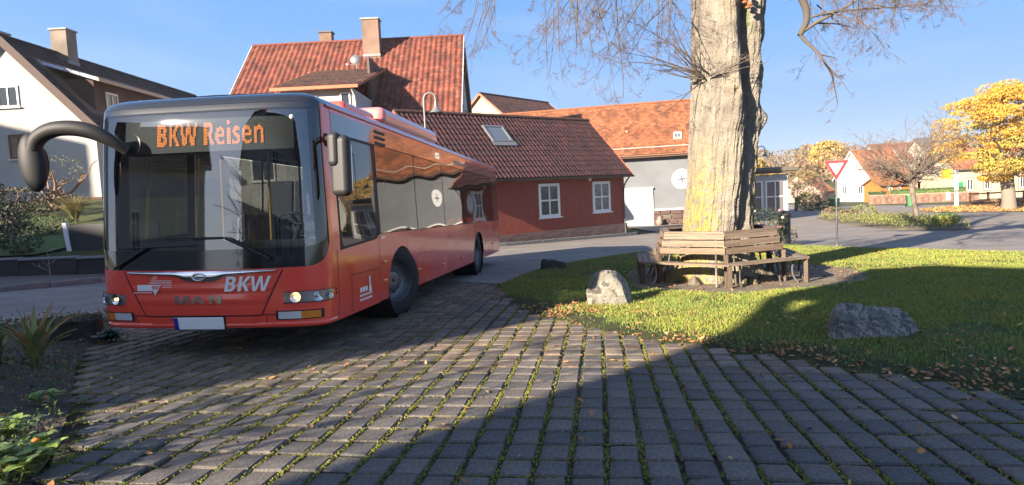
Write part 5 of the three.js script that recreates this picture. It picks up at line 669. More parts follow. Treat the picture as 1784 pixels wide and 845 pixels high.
{ // house on the bank at the left edge
  const wall = plaster([0.40, 0.395, 0.375]);
  const h = gable('cream_house', 'cream gable house on the bank with dark brown roof and frosted dormer', { pos: [-18.5, 0, -30], turn: R90, x0: 0, x1: 17.7, D: 7.7, eave: 5.0, ridge: 9.54, base: 1.2, ov: 0.45, vg: 0.35, wall, roof: { w: 0.27, l: 0.35, amp: 0.045, tones: [[0.065, 0.040, 0.035], [0.055, 0.036, 0.034], [0.08, 0.046, 0.038]], k: 7, skip: (x, y) => x > 1.2 && x < 12.6 && y > 1.4 && y < 5.2 }, bargeMat: std([0.07, 0.045, 0.04], 0.8), barge: 0.34 });
  mesh('plinth', [box(0.06, 0.9, 7.8, -0.034, 1.72, -3.85)], std([0.16, 0.06, 0.045], 0.9, { map: grain }), h);
  chimney(h, 4.1, 8.6, 10.7, -3.7, 0.8, 0.8, std([0.30, 0.24, 0.19], 0.9, { map: coarse }), std([0.3, 0.27, 0.25], 0.9)); chimney(h, 1.2, 8.9, 9.95, -5.0, 0.8, 0.8, std([0.30, 0.24, 0.19], 0.9, { map: coarse }), std([0.3, 0.27, 0.25], 0.9));
  { const d = new THREE.Group(); d.name = 'dormer'; h.add(d); const br = std([0.15, 0.075, 0.06], 0.85, { map: coarse }); mesh('cheek_wall', box(11, 2.4, 2.9, 6.9, 6.55, -2.2), br, d); const fr = tex(512, (u, v) => { const a = sstep(0.25, 0.6, fbm(u * 10, v * 10, 631, 5, 10)); return [lerp(0.28, 0.80, a), lerp(0.26, 0.84, a), lerp(0.27, 0.90, a)]; }, true, 0.35); mesh('frosted_roof', tf(uvm(new THREE.BoxGeometry(11.8, 0.14, 3.6)), [6.9, 8.22, -2.0], [0.33, 0, 0]), std([0.85, 0.86, 0.88], 0.85, { map: fr }), d); mesh('fascia', box(11.8, 0.16, 0.05, 6.9, 7.62, -0.27), std([0.40, 0.28, 0.2], 0.8), d);
    for (const x of [2.7, 5.6, 8.6]) win(h, [x, 6.75, -0.742], 0, 0.95, 1.0, { cols: 2 }); }
  const face = (x, y, w, hh, o) => win(h, [-0.004, y, x], -R90, w, hh, o); const br = { frame: MAT.white, cols: 2, pane: std([0.28, 0.17, 0.12], 0.7, { map: grain }) };
  face(-3.75, 6.85, 0.95, 0.95, { cols: 2 }); face(-3.5, 4.6, 0.85, 1.1, { ...br, frame: winBrown }); face(-6.2, 4.6, 0.9, 1.1, { ...br, frame: winBrown }); face(-2.6, 2.75, 0.7, 0.6, { cols: 3, rows: 2, b: 0.05, m: 0.03 }); face(-6.2, 6.85, 0.95, 0.95, { cols: 2 });
}
// ---- houses across the junction, far right
const orangeRoof = [[0.50, 0.19, 0.085], [0.45, 0.165, 0.08], [0.55, 0.215, 0.10]], cream = plaster([0.46, 0.43, 0.35]), offWhite = plaster([0.46, 0.45, 0.42]);
{
  const a = gable('gable_cottage', 'white gabled house with steep orange roof behind the give-way sign', { pos: [42.9, 0, -78.6], turn: 0.17, x0: 0.1, x1: 5.6, D: 6.2, eave: 0.95, ridge: 4.5, base: -2.3, ov: 0.35, vg: 0.2, wall: offWhite, roof: { w: 0.3, l: 0.36, tones: orangeRoof, k: 8 }, bargeMat: MAT.white });
  for (const [z, y, w, hh] of [[-2.6, 2.0, 0.5, 0.8], [-3.6, 2.0, 0.5, 0.8], [-1.5, -0.3, 0.8, 1.0], [-4.4, -0.3, 0.8, 1.0]]) win(a, [0.09, y, z], -R90, w, hh, {}); for (const x of [1.2, 3.0, 4.7]) win(a, [x, -0.3, 0.01], 0, 0.8, 0.95);
  const b = gable('barn_cottage', 'low house with orange roof half hidden left of the white gable', { pos: [43.4, 0, -90], turn: 0.95, x0: -4, x1: 5, D: 6, eave: -0.5, ridge: 2.0, base: -2.4, ov: 0.3, wall: plaster([0.40, 0.30, 0.22]), roof: { w: 0.3, l: 0.36, tones: orangeRoof, k: 9 } }); win(b, [1, -1.3, 0.01], 0, 0.8, 0.9);
  const s = gable('garden_shed', 'orange-painted garden shed with two round signs beside the brick wall', { category: 'shed', pos: [44.2, 0, -75.6], turn: 0.1, x0: -1.7, x1: 2.2, D: 3, eave: 0.2, ridge: 1.0, base: -2.2, ov: 0.3, wall: std([0.62, 0.22, 0.04], 0.8, { map: grain }), roof: { w: 0.3, l: 0.36, tones: [[0.55, 0.20, 0.05], [0.5, 0.18, 0.05]], k: 10 } }); for (const x of [-0.5, 0.55]) mesh('round_sign', tf(new THREE.TorusGeometry(0.2, 0.07, 8, 20), [x, -0.28, 0.02]), MAT.white, s);
  const c = gable('white_terrace', 'white two-storey house with wooden balcony behind the bare street tree', { pos: [50.2, 0, -88], turn: 0.05, x0: 0, x1: 7.5, D: 7, eave: 3.0, ridge: 5.6, base: -2.4, ov: 0.4, wall: offWhite, roof: { w: 0.3, l: 0.36, tones: [[0.34, 0.14, 0.09], [0.30, 0.13, 0.09]], k: 11 } });
  { const bl = new THREE.Group(); bl.name = 'balcony'; c.add(bl); mesh('slab', box(3.2, 0.15, 1.2, 1.8, 0.85, 0.6), MAT.white, bl); mesh('parapet', box(3.2, 0.75, 0.08, 1.8, 1.3, 1.2), std([0.42, 0.22, 0.12], 0.8, { map: grain }), bl); } for (const [x, y] of [[1.5, 2.3], [4.4, 2.0], [6.2, 2.0], [1.5, -0.4], [4.4, -0.5], [6.2, -0.5]]) win(c, [x, y, 0.01], 0, 0.8, 1.0);
  const d = gable('slate_house', 'cream house with blue-grey slate roof and juliet balcony', { pos: [54.0, 0, -84], turn: -0.05, x0: 0, x1: 8, D: 7.5, eave: 3.05, ridge: 5.9, base: -2.4, ov: 0.4, wall: cream, roof: { flat: 1, w: 0.4, l: 0.3, tones: [[0.13, 0.14, 0.17], [0.16, 0.17, 0.20]], k: 12 } });
  for (const [x, y, w, hh] of [[1.6, 2.0, 0.8, 1.05], [0.3, 2.4, 0.5, 0.9], [3.6, 1.6, 1.2, 1.6], [5.8, 2.0, 0.8, 1.05], [1.6, -0.6, 0.9, 1.1], [4, -0.6, 0.9, 1.1]]) win(d, [x, y, 0.01], 0, w, hh, { lintel: std([0.5, 0.35, 0.25], 0.8) }); mesh('balcony_rail', box(1.6, 0.7, 0.05, 3.6, 1.15, 0.3), MAT.darkMetal, d);
  const e = gable('yellow_house', 'pale yellow house with brown-framed windows behind the golden tree', { pos: [48.4, 0, -71.5], turn: -0.08, x0: 0, x1: 16, D: 7, eave: 1.55, ridge: 4.4, base: -2.4, ov: 0.35, wall: plaster([0.46, 0.42, 0.29]), roof: { w: 0.3, l: 0.36, tones: orangeRoof, k: 13 } });
  for (let i = 0; i < 8; i++) win(e, [1.5 + i * 1.8, -0.1, 0.01], 0, 0.62, 1.25, { lintel: std([0.34, 0.17, 0.12], 0.8) }); mesh('door', box(0.9, 1.9, 0.08, 0.35, -0.75, 0.03), std([0.02, 0.22, 0.12], 0.6), e);
  const f = gable('corner_house', 'white house with wide shop window at the right edge', { pos: [51.5, 0, -60], turn: -0.35, x0: 0, x1: 10, D: 7, eave: 1.7, ridge: 4.6, base: -2.4, ov: 0.35, wall: offWhite, roof: { w: 0.3, l: 0.36, tones: orangeRoof, k: 14 } }); win(f, [1.6, 0.1, 0.01], 0, 1.8, 1.3, { cols: 1, frame: winBrown }); win(f, [5, 0.1, 0.01], 0, 1.8, 1.3, { cols: 1, frame: winBrown });
}
// ---- unseen houses beside and behind the viewer, placed to shade paving, street and bus
const fromSun = (s, d) => [Math.sin(SUN_AZ) * s + Math.cos(SUN_AZ) * d, Math.cos(SUN_AZ) * s - Math.sin(SUN_AZ) * d];   // s across the light, d along it
{
  const turn = Math.atan2(Math.cos(SUN_AZ), -Math.sin(SUN_AZ)); // local +z looks along the light
  const mk = (name, label, s0, s1, d0, D, eave, ridge, ov, o = {}) => { const [x, z] = fromSun((s0 + s1) / 2, d0); return gable(name, label, { pos: [x, gh(x, z), z], turn: turn, x0: -(s1 - s0) / 2, x1: (s1 - s0) / 2, D, eave, ridge, base: -1.5, ov, vg: 0.3, wall: o.wall || plaster([0.62, 0.58, 0.5]), roof: { w: 0.6, l: 0.7, tones: [[0.20, 0.08, 0.06], [0.17, 0.07, 0.055]], k: 20 }, ...o }); };
  const B = mk('gable_house', 'house behind the viewer with an upper-floor bay added to shape its shadow', -3.2, 9, -6.5, 9, 5.2, 9.3, 0.35, { vg: 0.12, wall: plaster([0.42, 0.40, 0.37]) });
  { const b = new THREE.Group(); b.name = 'shadow_bay'; B.add(b); const e = 6.1; mesh('wall', box(0.8, 1.3, 1.0, e + 0.4, 6.5, -0.5), plaster([0.42, 0.40, 0.37]), b); mesh('roof', tf(uvm(new THREE.BoxGeometry(1.2, 0.12, 1.3)), [e + 0.4, 7.35, -0.5], [0, 0, -0.5]), std([0.16, 0.07, 0.055], 0.9, { map: coarse }), b); mesh('console', tf(uvm(new THREE.BoxGeometry(1.3, 0.12, 0.9)), [e + 0.4, 5.4, -0.5], [0, 0, 0.9]), winBrown, b); }  // bay and console added only to shape the shadow edge on the lawn
  for (const x of [-4, -1, 2, 4.6]) for (const y of [1.6, 3.8]) win(B, [x, y, 0.01], 0, 1.1, 1.2);
  const C = mk('shade_barn', 'unseen barn added beside the viewer to shade the bus and paving', -13.2, -5.8, -10, 6, 3.9, 6.8, 0.4, { vg: 0.12 }); win(C, [0, 1.8, 0.01], 0, 1.1, 1.2);  // unseen barn added to keep the sun off the bus front
  const E = mk('shade_street_house', 'unseen three-storey house added to shade the left street', -26, -13.2, -31, 9, 10.5, 15.5, 0.4); for (const x of [-4, 0, 4]) for (const y of [2, 5, 8]) win(E, [x, y, 0.01], 0, 1.1, 1.3);  // unseen house added as a shade caster for the left street
  const F = mk('shade_far_house', 'unseen house added across the street to shade the cream house', -46, -34.9, -15, 8, 11, 14.5, 0.4); for (const x of [-3, 3]) for (const y of [2, 5]) win(F, [x, y, 0.01], 0, 1.1, 1.3);  // unseen house added to put the cream gable in shade
}
// ------------------------------------------------------------------ street furniture, plants, far things
{ // give-way sign
  const x = 9.8, z = -19.75, s = thing('give_way_sign', 'red-rimmed white give-way triangle on a grey pole', 'road sign', [x, gh(x, z), z], -0.42);
  mesh('pole', tf(new THREE.CylinderGeometry(0.03, 0.03, 2.72, 14), [0, 1.34, 0]), MAT.galv, s); mesh('foot', cyl(0.06, 0.05, 0.08, 12, 0, 0.03, 0), MAT.galv, s);
  const tri = (r, rad) => { const p = [], n = 5; for (let k = 0; k < 3; k++) { const a = -R90 + k * 2 * Math.PI / 3, cx = Math.cos(a) * (r - rad * 2), cy = Math.sin(a) * (r - rad * 2); for (let i = 0; i <= n; i++) { const b = a - Math.PI / 3 + i / n * 2 * Math.PI / 3; p.push(new THREE.Vector2(cx + rad * Math.cos(b), cy + rad * Math.sin(b))); } } return p; };
  const plate = new THREE.ExtrudeGeometry(new THREE.Shape(tri(0.40, 0.025)), { depth: 0.008, bevelEnabled: false }), rim = new THREE.Shape(tri(0.395, 0.025)); rim.holes.push(new THREE.Path(tri(0.235, 0.008).reverse()));
  const y = 2.40; mesh('plate', tf(plate, [0, y, 0.035]), std([0.74, 0.75, 0.76], 0.35, { metalness: 0.1 }), s); mesh('red_rim', tf(new THREE.ExtrudeGeometry(rim, { depth: 0.003, bevelEnabled: false }), [0, y, 0.045]), std([0.58, 0.02, 0.025], 0.35), s); each('clamp', [box(0.1, 0.04, 0.05, 0, y + 0.12, 0.015), box(0.1, 0.04, 0.05, 0, y - 0.15, 0.015)], MAT.galv, s);
}
function swanLamp(p, h, r, turn, label) { // curved lamp post with bell shade
  const l = thing('street_lamp', label, 'street lamp', p, turn); const c = [[0, 0, 0], [0, h * 0.5, 0], [0, h - r, 0]]; for (let i = 1; i <= 10; i++) { const a = Math.PI - i / 10 * Math.PI; c.push([r + r * Math.cos(a), h - r + r * Math.sin(a) * 1.05, 0]); } c.push([2 * r, h - r - 0.12, 0]);
  mesh('post', tube(c, 0.034, 60, 10), MAT.galv, l); mesh('base', cyl(0.085, 0.07, 0.8, 12, 0, 0.4, 0), MAT.galv, l);
  const pr = [[0.03, 0.0], [0.05, -0.02], [0.06, -0.12], [0.10, -0.22], [0.20, -0.33], [0.27, -0.38], [0.275, -0.40], [0.24, -0.385]].map(q => new THREE.Vector2(q[0] * 0.85, q[1])); mesh('shade', tf(new THREE.LatheGeometry(pr, 28), [2 * r, h - r - 0.08, 0]), MAT.galv, l); mesh('diffuser', tf(new THREE.SphereGeometry(0.12, 14, 8), [2 * r, h - r - 0.42, 0], [0, 0, 0], [1, 0.5, 1]), std([0.6, 0.6, 0.58], 0.5), l);
}
swanLamp([-2.78, gh(-2.78, -22.9) + 0.08, -22.9], 5.45, 0.20, 0, 'grey swan-neck street lamp rising behind the bus roof'); swanLamp([18.3, gh(18.3, -48.5), -48.5], 5.25, 0.28, 0, 'dark swan-neck street lamp above the pavilion roof');
// ---- leaves
const leafQ = (() => { const g = new THREE.BufferGeometry(); g.setAttribute('position', new THREE.Float32BufferAttribute([0, -0.5, 0, 0.32, 0.02, 0.09, 0, 0.5, 0, 0, -0.5, 0, 0, 0.5, 0, -0.32, 0.02, 0.09], 3)); g.computeVertexNormals(); return g; })();
const leafMat = new THREE.MeshPhysicalMaterial({ roughness: 0.7, side: THREE.DoubleSide, transmission: 0.25, thickness: 0 });
function leaves(list, name, parent, mat = leafMat) {   // list of [x, y, z, size, [r,g,b]]
  const im = new THREE.InstancedMesh(leafQ, mat, list.length), m = new THREE.Matrix4(), c = new THREE.Color();
  list.forEach(([x, y, z, s, col], i) => { m.compose(V(x, y, z), new THREE.Quaternion().setFromEuler(new THREE.Euler(rr(0, 6.28), rr(0, 6.28), rr(0, 6.28))), V(s, s, s)); im.setMatrixAt(i, m); const d = rr(0.7, 1.3); c.setRGB(col[0] * d, col[1] * d, col[2] * d); im.setColorAt(i, c); });
  im.name = name; im.userData.kind = 'stuff'; im.castShadow = im.receiveShadow = true; parent.add(im); return im;
}
const blob = (n, c, r, size, cols, dens = 0.55) => { const L = []; while (L.length < n) { const a = V(rr(-1, 1), rr(-1, 1), rr(-1, 1)), l = a.length(); if (l > 1) continue; const k = 0.45 + 0.55 * Math.pow(l, 0.5); const nn = fbm(a.x * 2.6 + c[0], a.y * 2.6 + a.z * 2.1, 701, 3); if (rnd() > sstep(dens - 0.2, dens + 0.1, nn + 0.2)) continue; a.normalize().multiplyScalar(k * (0.82 + 0.36 * nn)); L.push([c[0] + a.x * r[0], c[1] + a.y * r[1], c[2] + a.z * r[2], size * rr(0.7, 1.3), cols[Math.floor(rnd() * cols.length)]]); } return L; };
const twigMat = std([0.15, 0.11, 0.085], 0.95), barkGrey = std([0.30, 0.25, 0.20], 0.95, { map: grain, bumpMap: bumpy, bumpScale: 0.02 });
function shrub(name, label, p, r, cols, n, size, cat = 'shrub', group) { const y = terr(p[0], p[2]); const t = thing(name, label, cat, [p[0], p[1] ?? y, p[2]], 0, group); const o = { p: [], n: [] }; for (let i = 0; i < 5; i++) { const a = i * 1.26 + rnd(); taper([V(0, -0.1, 0), V(Math.cos(a) * r[0] * 0.3, r[1] * 0.7, Math.sin(a) * r[2] * 0.3), V(Math.cos(a) * r[0] * 0.55, r[1] * 1.4, Math.sin(a) * r[2] * 0.55)], [0.03, 0.02, 0.008], 5, o); } mesh('stems', fromOut(o), twigMat, t); leaves(blob(n, [0, r[1] * 0.95, 0], r, size, cols, 0.45), 'foliage', t); return t; }
const G_dark = [[0.03, 0.05, 0.02], [0.045, 0.07, 0.025], [0.06, 0.08, 0.03]], G_mid = [[0.07, 0.12, 0.03], [0.10, 0.15, 0.04], [0.05, 0.10, 0.03]], G_gold = [[0.58, 0.34, 0.03], [0.50, 0.27, 0.025], [0.62, 0.40, 0.06], [0.40, 0.26, 0.04]], G_yel = [[0.30, 0.30, 0.06], [0.24, 0.26, 0.05]];
{ // golden maple on the right
  const t = thing('golden_maple', 'golden autumn maple with dense yellow crown at the right edge', 'tree', [34.6, terr(34.6, -45.6), -45.6]); const o = { p: [], n: [] };
  taper([V(0, -0.3, 0), V(0, 0.6, 0), V(-0.1, 1.7, 0), V(-0.2, 2.6, 0)], [0.55, 0.42, 0.40, 0.42], 14, o); for (let i = 0; i < 11; i++) { const a = i * 0.571 * 2; grow(o, V(-0.15, 2.1 + 0.12 * i, 0), V(Math.cos(a), rr(0.35, 1.5), Math.sin(a)), rr(3, 4.6), 0.16, 0, { seg: 0.4, wig: 0.12, droop: 0.01, split: 0.5, max: 2, rmin: 0.015 }); } mesh('trunk', fromOut(o), barkGrey, t);
  let L = []; for (let i = 0; i < 100; i++) { const a = rnd() * 6.283, q = Math.pow(rnd(), 0.5), hy = rr(-1, 1), R = Math.sqrt(Math.max(0.05, 1 - hy * hy)) * 3.9; L = L.concat(blob(330, [-0.4 + Math.cos(a) * q * R, 5.25 + hy * 3.1 + rr(-0.2, 0.2), Math.sin(a) * q * R], [rr(0.7, 1.3), rr(0.25, 0.5), rr(0.7, 1.3)], 0.15, hy < -0.5 && rnd() < 0.4 ? [[0.45, 0.20, 0.05], [0.30, 0.28, 0.05]] : hy > 0.3 || rnd() < 0.72 ? G_gold : [[0.42, 0.36, 0.05], [0.5, 0.4, 0.08]], 0.35)); }
  leaves(L, 'crown', t);
}
{ // bare round-headed street tree on the island
  const t = thing('bare_street_tree', 'bare round-headed street tree on the planted traffic island', 'tree', [20.12, terr(20.12, -32.62), -32.62]); const o = { p: [], n: [] };
  taper([V(0, -0.3, 0), V(0.02, 0.5, 0), V(-0.12, 1.3, 0), V(-0.2, 2.0, 0), V(-0.25, 2.2, 0)], [0.17, 0.125, 0.115, 0.13, 0.14], 12, o); mesh('trunk', fromOut(o), std([0.28, 0.22, 0.17], 0.95, { map: grain }), t);
  const b = { p: [], n: [] }; for (let i = 0; i < 26; i++) { const a = i * 2.4, e = rr(0.2, 1.5); grow(b, V(-0.22, rr(1.8, 2.4), 0), V(Math.cos(a), e, Math.sin(a)), rr(2.2, 3.5), rr(0.035, 0.07), 0, { seg: 0.22, wig: 0.15, droop: -0.02, split: 0.85, max: 3, rmin: 0.0065 }); } info(mesh('branches', fromOut(b), std([0.17, 0.13, 0.105], 0.95), t), null, null, null, 'stuff');
  const im = []; for (let i = 0; i < 380; i++) im.push([rr(-1.7, 1.2), rr(2.2, 3.4), rr(-1.4, 1.4), 0.09, [0.22, 0.17, 0.06]]); leaves(im, 'last_leaves', t);
}
{ // island planting
  const poly = smoothPoly([[22.3, -45.5], [20.2, -43.6], [17.4, -33.6], [16.7, -28.2], [17.6, -25.9], [19.4, -27.4], [21.9, -32.9], [23.8, -42]], 4); setting('traffic_island', sheet(poly, (x, z) => gh(x, z) + 0.09 - 0.13 * sstep(0.12, 0, edgeDist(poly, x, z)), 0.5), std([0.16, 0.13, 0.08], 1, { map: coarse }));
  const L = []; for (let i = 0; i < 12000; i++) { const x = rr(16.5, 24), z = rr(-45.5, -25.8); if (inPoly(poly, x, z) && edgeDist(poly, x, z) > 0.15) L.push([x, gh(x, z) + rr(0.1, 0.42) * (0.5 + fbm(x, z, 711)), z, 0.09, z < -37 ? (rnd() < 0.5 ? [0.20, 0.15, 0.08] : [0.16, 0.2, 0.05]) : rnd() < 0.6 ? [0.22, 0.22, 0.05] : [0.11, 0.14, 0.04]]); } const o = leaves(L, nm('island_ground_cover'), scene); info(o, 'low yellow-green ground cover on the traffic island', 'ground cover');
  for (const [x, z, r, c] of [[21.2, -43.2, 0.7, [[0.22, 0.14, 0.09], [0.16, 0.15, 0.06]]], [22.3, -41.6, 0.8, [[0.26, 0.26, 0.05], [0.14, 0.16, 0.05]]], [20.9, -40.6, 0.6, [[0.2, 0.12, 0.08], [0.12, 0.14, 0.05]]], [20.6, -31.0, 0.5, G_mid], [18.8, -28.6, 0.45, G_yel]]) shrub('island_shrub', ['rusty', 'golden', 'brownish', 'dark green', 'yellowish'][[21.2, 22.3, 20.9, 20.6, 18.8].indexOf(x)] + ' low shrub on the traffic island', [x, undefined, z], [r, r * 0.55, r], c, 420, 0.14);
}
// ---- things across the junction
{
  const grd = (x, z) => terr(x, z) - 0.06;
  { const w = thing('garden_wall', 'long low brick garden wall across the junction', 'wall', [0, 0, 0]); const bm = std([0.36, 0.20, 0.14], 0.9, { map: rep(T_coarse, 0.6) }); const a = [38.3, -70.3], b = [47.2, -66.2], n = 9; for (let i = 0; i < n; i++) { const t = (i + 0.5) / n, x = lerp(a[0], b[0], t), z = lerp(a[1], b[1], t), L = Math.hypot(b[0] - a[0], b[1] - a[1]) / n, m = mesh('wall_section', rbox(L - 0.02, 1.0, 0.25, 0.02, 0, 0, 0, [0, 0, 0], 1), bm, w); m.position.set(x, grd(x, z) + 0.4, z); m.rotation.y = Math.atan2(-(b[1] - a[1]), b[0] - a[0]); mesh('coping', rbox(L - 0.01, 0.07, 0.34, 0.015, 0, 0.54, 0, [0, 0, 0], 1), std([0.42, 0.28, 0.2], 0.9), m); } }
  const hedge = (name, label, a, b, h, w, y0, cols) => { const t = thing(name, label, 'hedge', [(a[0] + b[0]) / 2, y0, (a[1] + b[1]) / 2], Math.atan2(-(b[1] - a[1]), b[0] - a[0])), L = Math.hypot(b[0] - a[0], b[1] - a[1]); mesh('core', rbox(L - 0.2, h - 0.12, w - 0.2, 0.1, 0, h / 2, 0), std(cols[0], 1), t); const l = []; for (let i = 0; i < 2200; i++) { const f = rnd(); l.push(f < 0.5 ? [rr(-L / 2, L / 2), rr(0, h), w / 2 + rr(-0.12, 0.03), 0.12, cols[i % cols.length]] : [rr(-L / 2, L / 2), h + rr(-0.1, 0.05), rr(-w / 2, w / 2), 0.12, cols[i % cols.length]]); } leaves(l, 'foliage', t); };
  hedge('clipped_hedge', 'long clipped green hedge above the brick garden wall', [41.2, -71.4], [47.6, -68.6], 1.35, 0.8, -1.65, G_mid); hedge('clipped_hedge', 'short clipped green hedge left of the orange shed', [40.3, -74], [42.0, -73.4], 1.3, 0.7, -1.8, G_mid);
  for (const [x, z, l] of [[44.2, -69.2, 'left'], [45.4, -68.7, 'right']]) shrub('clipped_cone', l + ' hand one of two rounded clipped bushes before the hedge', [x, -1.5, z], [0.5, 0.5, 0.5], G_yel, 500, 0.11, 'bush');
  shrub('clipped_ball', 'large yellow-green clipped ball shrub left of the green bin', [27.0, undefined, -59.6], [1.15, 0.85, 1.0], [[0.26, 0.25, 0.04], [0.18, 0.2, 0.04], [0.10, 0.13, 0.03]], 1500, 0.14, 'bush'); shrub('dark_bush', 'dark green bush at the pavilion corner', [24.6, undefined, -61.5], [0.9, 0.9, 0.8], G_dark, 900, 0.14); shrub('low_dark_bush', 'low dark bush in front of the clipped ball shrub', [27.8, undefined, -58.6], [0.7, 0.42, 0.6], G_dark, 600, 0.12); shrub('purple_bush', 'purple-brown bush before the low orange-roofed house', [33.0, undefined, -72.5], [2.0, 1.5, 1.5], [[0.10, 0.055, 0.06], [0.14, 0.075, 0.07], [0.09, 0.06, 0.05]], 2200, 0.18); shrub('dry_weeds', 'dry pale weeds beside the dark waste bin', [9.4, undefined, -22.4], [0.35, 0.3, 0.3], [[0.32, 0.24, 0.1], [0.25, 0.2, 0.07]], 260, 0.07);
  { const t = thing('small_beech', 'small olive-leaved tree with pale stem behind the clipped ball', 'tree', [26.3, terr(26.3, -60.5), -60.5]), o = { p: [], n: [] }; taper([V(0, -0.2, 0), V(0.02, 1.4, 0), V(0, 2.6, 0)], [0.17, 0.14, 0.1], 9, o); for (let i = 0; i < 8; i++) grow(o, V(0, rr(1.6, 2.6), 0), V(Math.cos(i * 2.4), 0.7, Math.sin(i * 2.4)), 1.5, 0.06, 0, { seg: 0.3, wig: 0.15, droop: 0, split: 0.6, max: 2, rmin: 0.012 }); mesh('trunk', fromOut(o), barkGrey, t); leaves([...blob(900, [-0.2, 2.9, 0], [1.9, 0.85, 1.6], 0.17, [[0.20, 0.15, 0.06], [0.15, 0.13, 0.05], [0.26, 0.18, 0.07]], 0.5), ...blob(300, [0.9, 3.2, 0.3], [0.9, 0.5, 0.8], 0.16, [[0.22, 0.16, 0.06]], 0.5)], 'crown', t); }
  const bin = (x, z, label, turn) => { const t = thing('wheelie_bin', label, 'bin', [x, grd(x, z) + 0.06, z], turn, 'green wheelie bins'), gm = std([0.05, 0.17, 0.07], 0.5); const b = new THREE.CylinderGeometry(0.44, 0.36, 0.95, 4, 1).rotateY(Math.PI / 4); mesh('body', tf(b, [0, 0.52, 0]), gm, t); mesh('lid', rbox(0.7, 0.07, 0.72, 0.03, 0, 1.03, 0, [0.06, 0, 0]), std([0.20, 0.42, 0.14], 0.5), t); for (const s of [-1, 1]) mesh('wheel', tf(new THREE.CylinderGeometry(0.11, 0.11, 0.05, 14), [s * 0.3, 0.11, -0.25], [0, 0, R90]), MAT.rubber, t); mesh('handle', tube([[-0.25, 1.0, -0.38], [0.25, 1.0, -0.38]], 0.02, 3, 6), gm, t); };
  bin(27.6 + 1.2, -58.4, 'green wheelie bin at the kerb by the purple bush', 0.2); bin(35.7, -58.6, 'green wheelie bin at the brick garden wall', -0.1);
  { const t = thing('garden_pergola', 'grey-roofed open pergola behind the clipped hedge', 'pergola', [49.3, -1.75, -79.5]); mesh('roof', tf(new THREE.BoxGeometry(6.6, 0.14, 3), [0, 2.45, 0], [0.16, 0, 0]), std([0.34, 0.36, 0.38], 0.7), t); for (const x of [-3, -1, 1, 3]) mesh('post', box(0.3, 2.3, 0.3, x, 1.1, 1.2), std([0.36, 0.2, 0.14], 0.9), t); mesh('back_wall', box(6.4, 2.2, 0.1, 0, 1.1, -1.2), std([0.30, 0.28, 0.26], 0.9), t); }
  { const x = 37.0, z = -54.5, t = thing('sign_post', 'white post carrying a small yellow sign by the wooden fence', 'road sign', [x, grd(x, z) + 0.05, z]); mesh('post', rbox(0.24, 3.1, 0.18, 0.02, 0, 1.5, 0), MAT.white, t); mesh('sign_plate', rbox(0.85, 0.8, 0.04, 0.02, -0.85, 2.75, 0), std([0.75, 0.45, 0.02], 0.5), t); mesh('bracket', box(0.6, 0.05, 0.04, -0.3, 2.75, 0), MAT.galv, t); mesh('notice', rbox(0.35, 0.7, 0.05, 0.02, -0.7, 0.9, 0.03), MAT.white, t); }
  { const t = thing('wooden_fence', 'brown wooden rail fence before the yellow house', 'fence', [0, 0, 0]); const a = [38.2, -54.6], b = [44.8, -55.4], wm = std([0.36, 0.20, 0.12], 0.85, { map: grain }), n = 4; for (let i = 0; i <= n; i++) { const x = lerp(a[0], b[0], i / n), z = lerp(a[1], b[1], i / n); mesh('post', box(0.14, 1.2, 0.14, x, grd(x, z) + 0.55, z), wm, t); } const y = grd(41.5, -55); for (const h of [0.35, 1.05]) mesh('rail', box(Math.hypot(6.6, 0.8), 0.13, 0.06, 41.5, y + h, -54.9, [0, Math.atan2(0.8, 6.6), 0]), wm, t); mesh('board', box(Math.hypot(6.6, 0.8), 0.45, 0.04, 41.5, y + 0.3, -55.03, [0, Math.atan2(0.8, 6.6), 0]), std([0.42, 0.24, 0.15], 0.85, { map: grain }), t); }
  { const x = 38.9, z = -51.5, t = thing('grey_post', 'slim grey lamp post by the fallen leaves under the golden tree', 'post', [x, grd(x, z), z]); mesh('shaft', cyl(0.09, 0.07, 2.3, 10, 0, 1.1, 0), MAT.galv, t); mesh('cap', tf(new THREE.SphereGeometry(0.1, 10, 8), [0, 2.28, 0]), MAT.galv, t); }
  { const x = 38.6, z = -46.8, t = thing('picnic_table', 'dark picnic table under the golden maple', 'table', [x, grd(x, z) + 0.04, z], 0.4), wm = std([0.10, 0.06, 0.045], 0.8); mesh('top', rbox(1.9, 0.06, 0.8, 0.01, 0, 0.74, 0), wm, t); for (const s of [-1, 1]) { mesh('seat', rbox(1.9, 0.05, 0.28, 0.01, 0, 0.45, s * 0.72), wm, t); mesh('leg', box(0.08, 0.72, 1.3, s * 0.65, 0.38, 0), wm, t); } }
  { const verge = smoothPoly([[31.5, -42.3], [29.4, -46.5], [33, -52.5], [38.5, -55.5], [46, -56.5], [48, -48], [42, -40], [36, -39.5]], 4); setting('leaf_verge', sheet(verge, (x, z) => gh(x, z) + 0.03, 1), std([0.34, 0.22, 0.12], 1, { map: coarse, bumpMap: bumpy, bumpScale: 0.03 })); const L = []; for (let i = 0; i < 5200; i++) { const x = rr(29, 48), z = rr(-57, -39); if (inPoly(verge, x, z)) L.push([x, gh(x, z) + 0.06, z, 0.17, [[0.45, 0.22, 0.06], [0.5, 0.32, 0.07], [0.25, 0.13, 0.06]][i % 3]]); } info(leaves(L, nm('verge_leaves'), scene), 'fallen yellow and brown leaves under the golden tree', 'leaves'); }
}
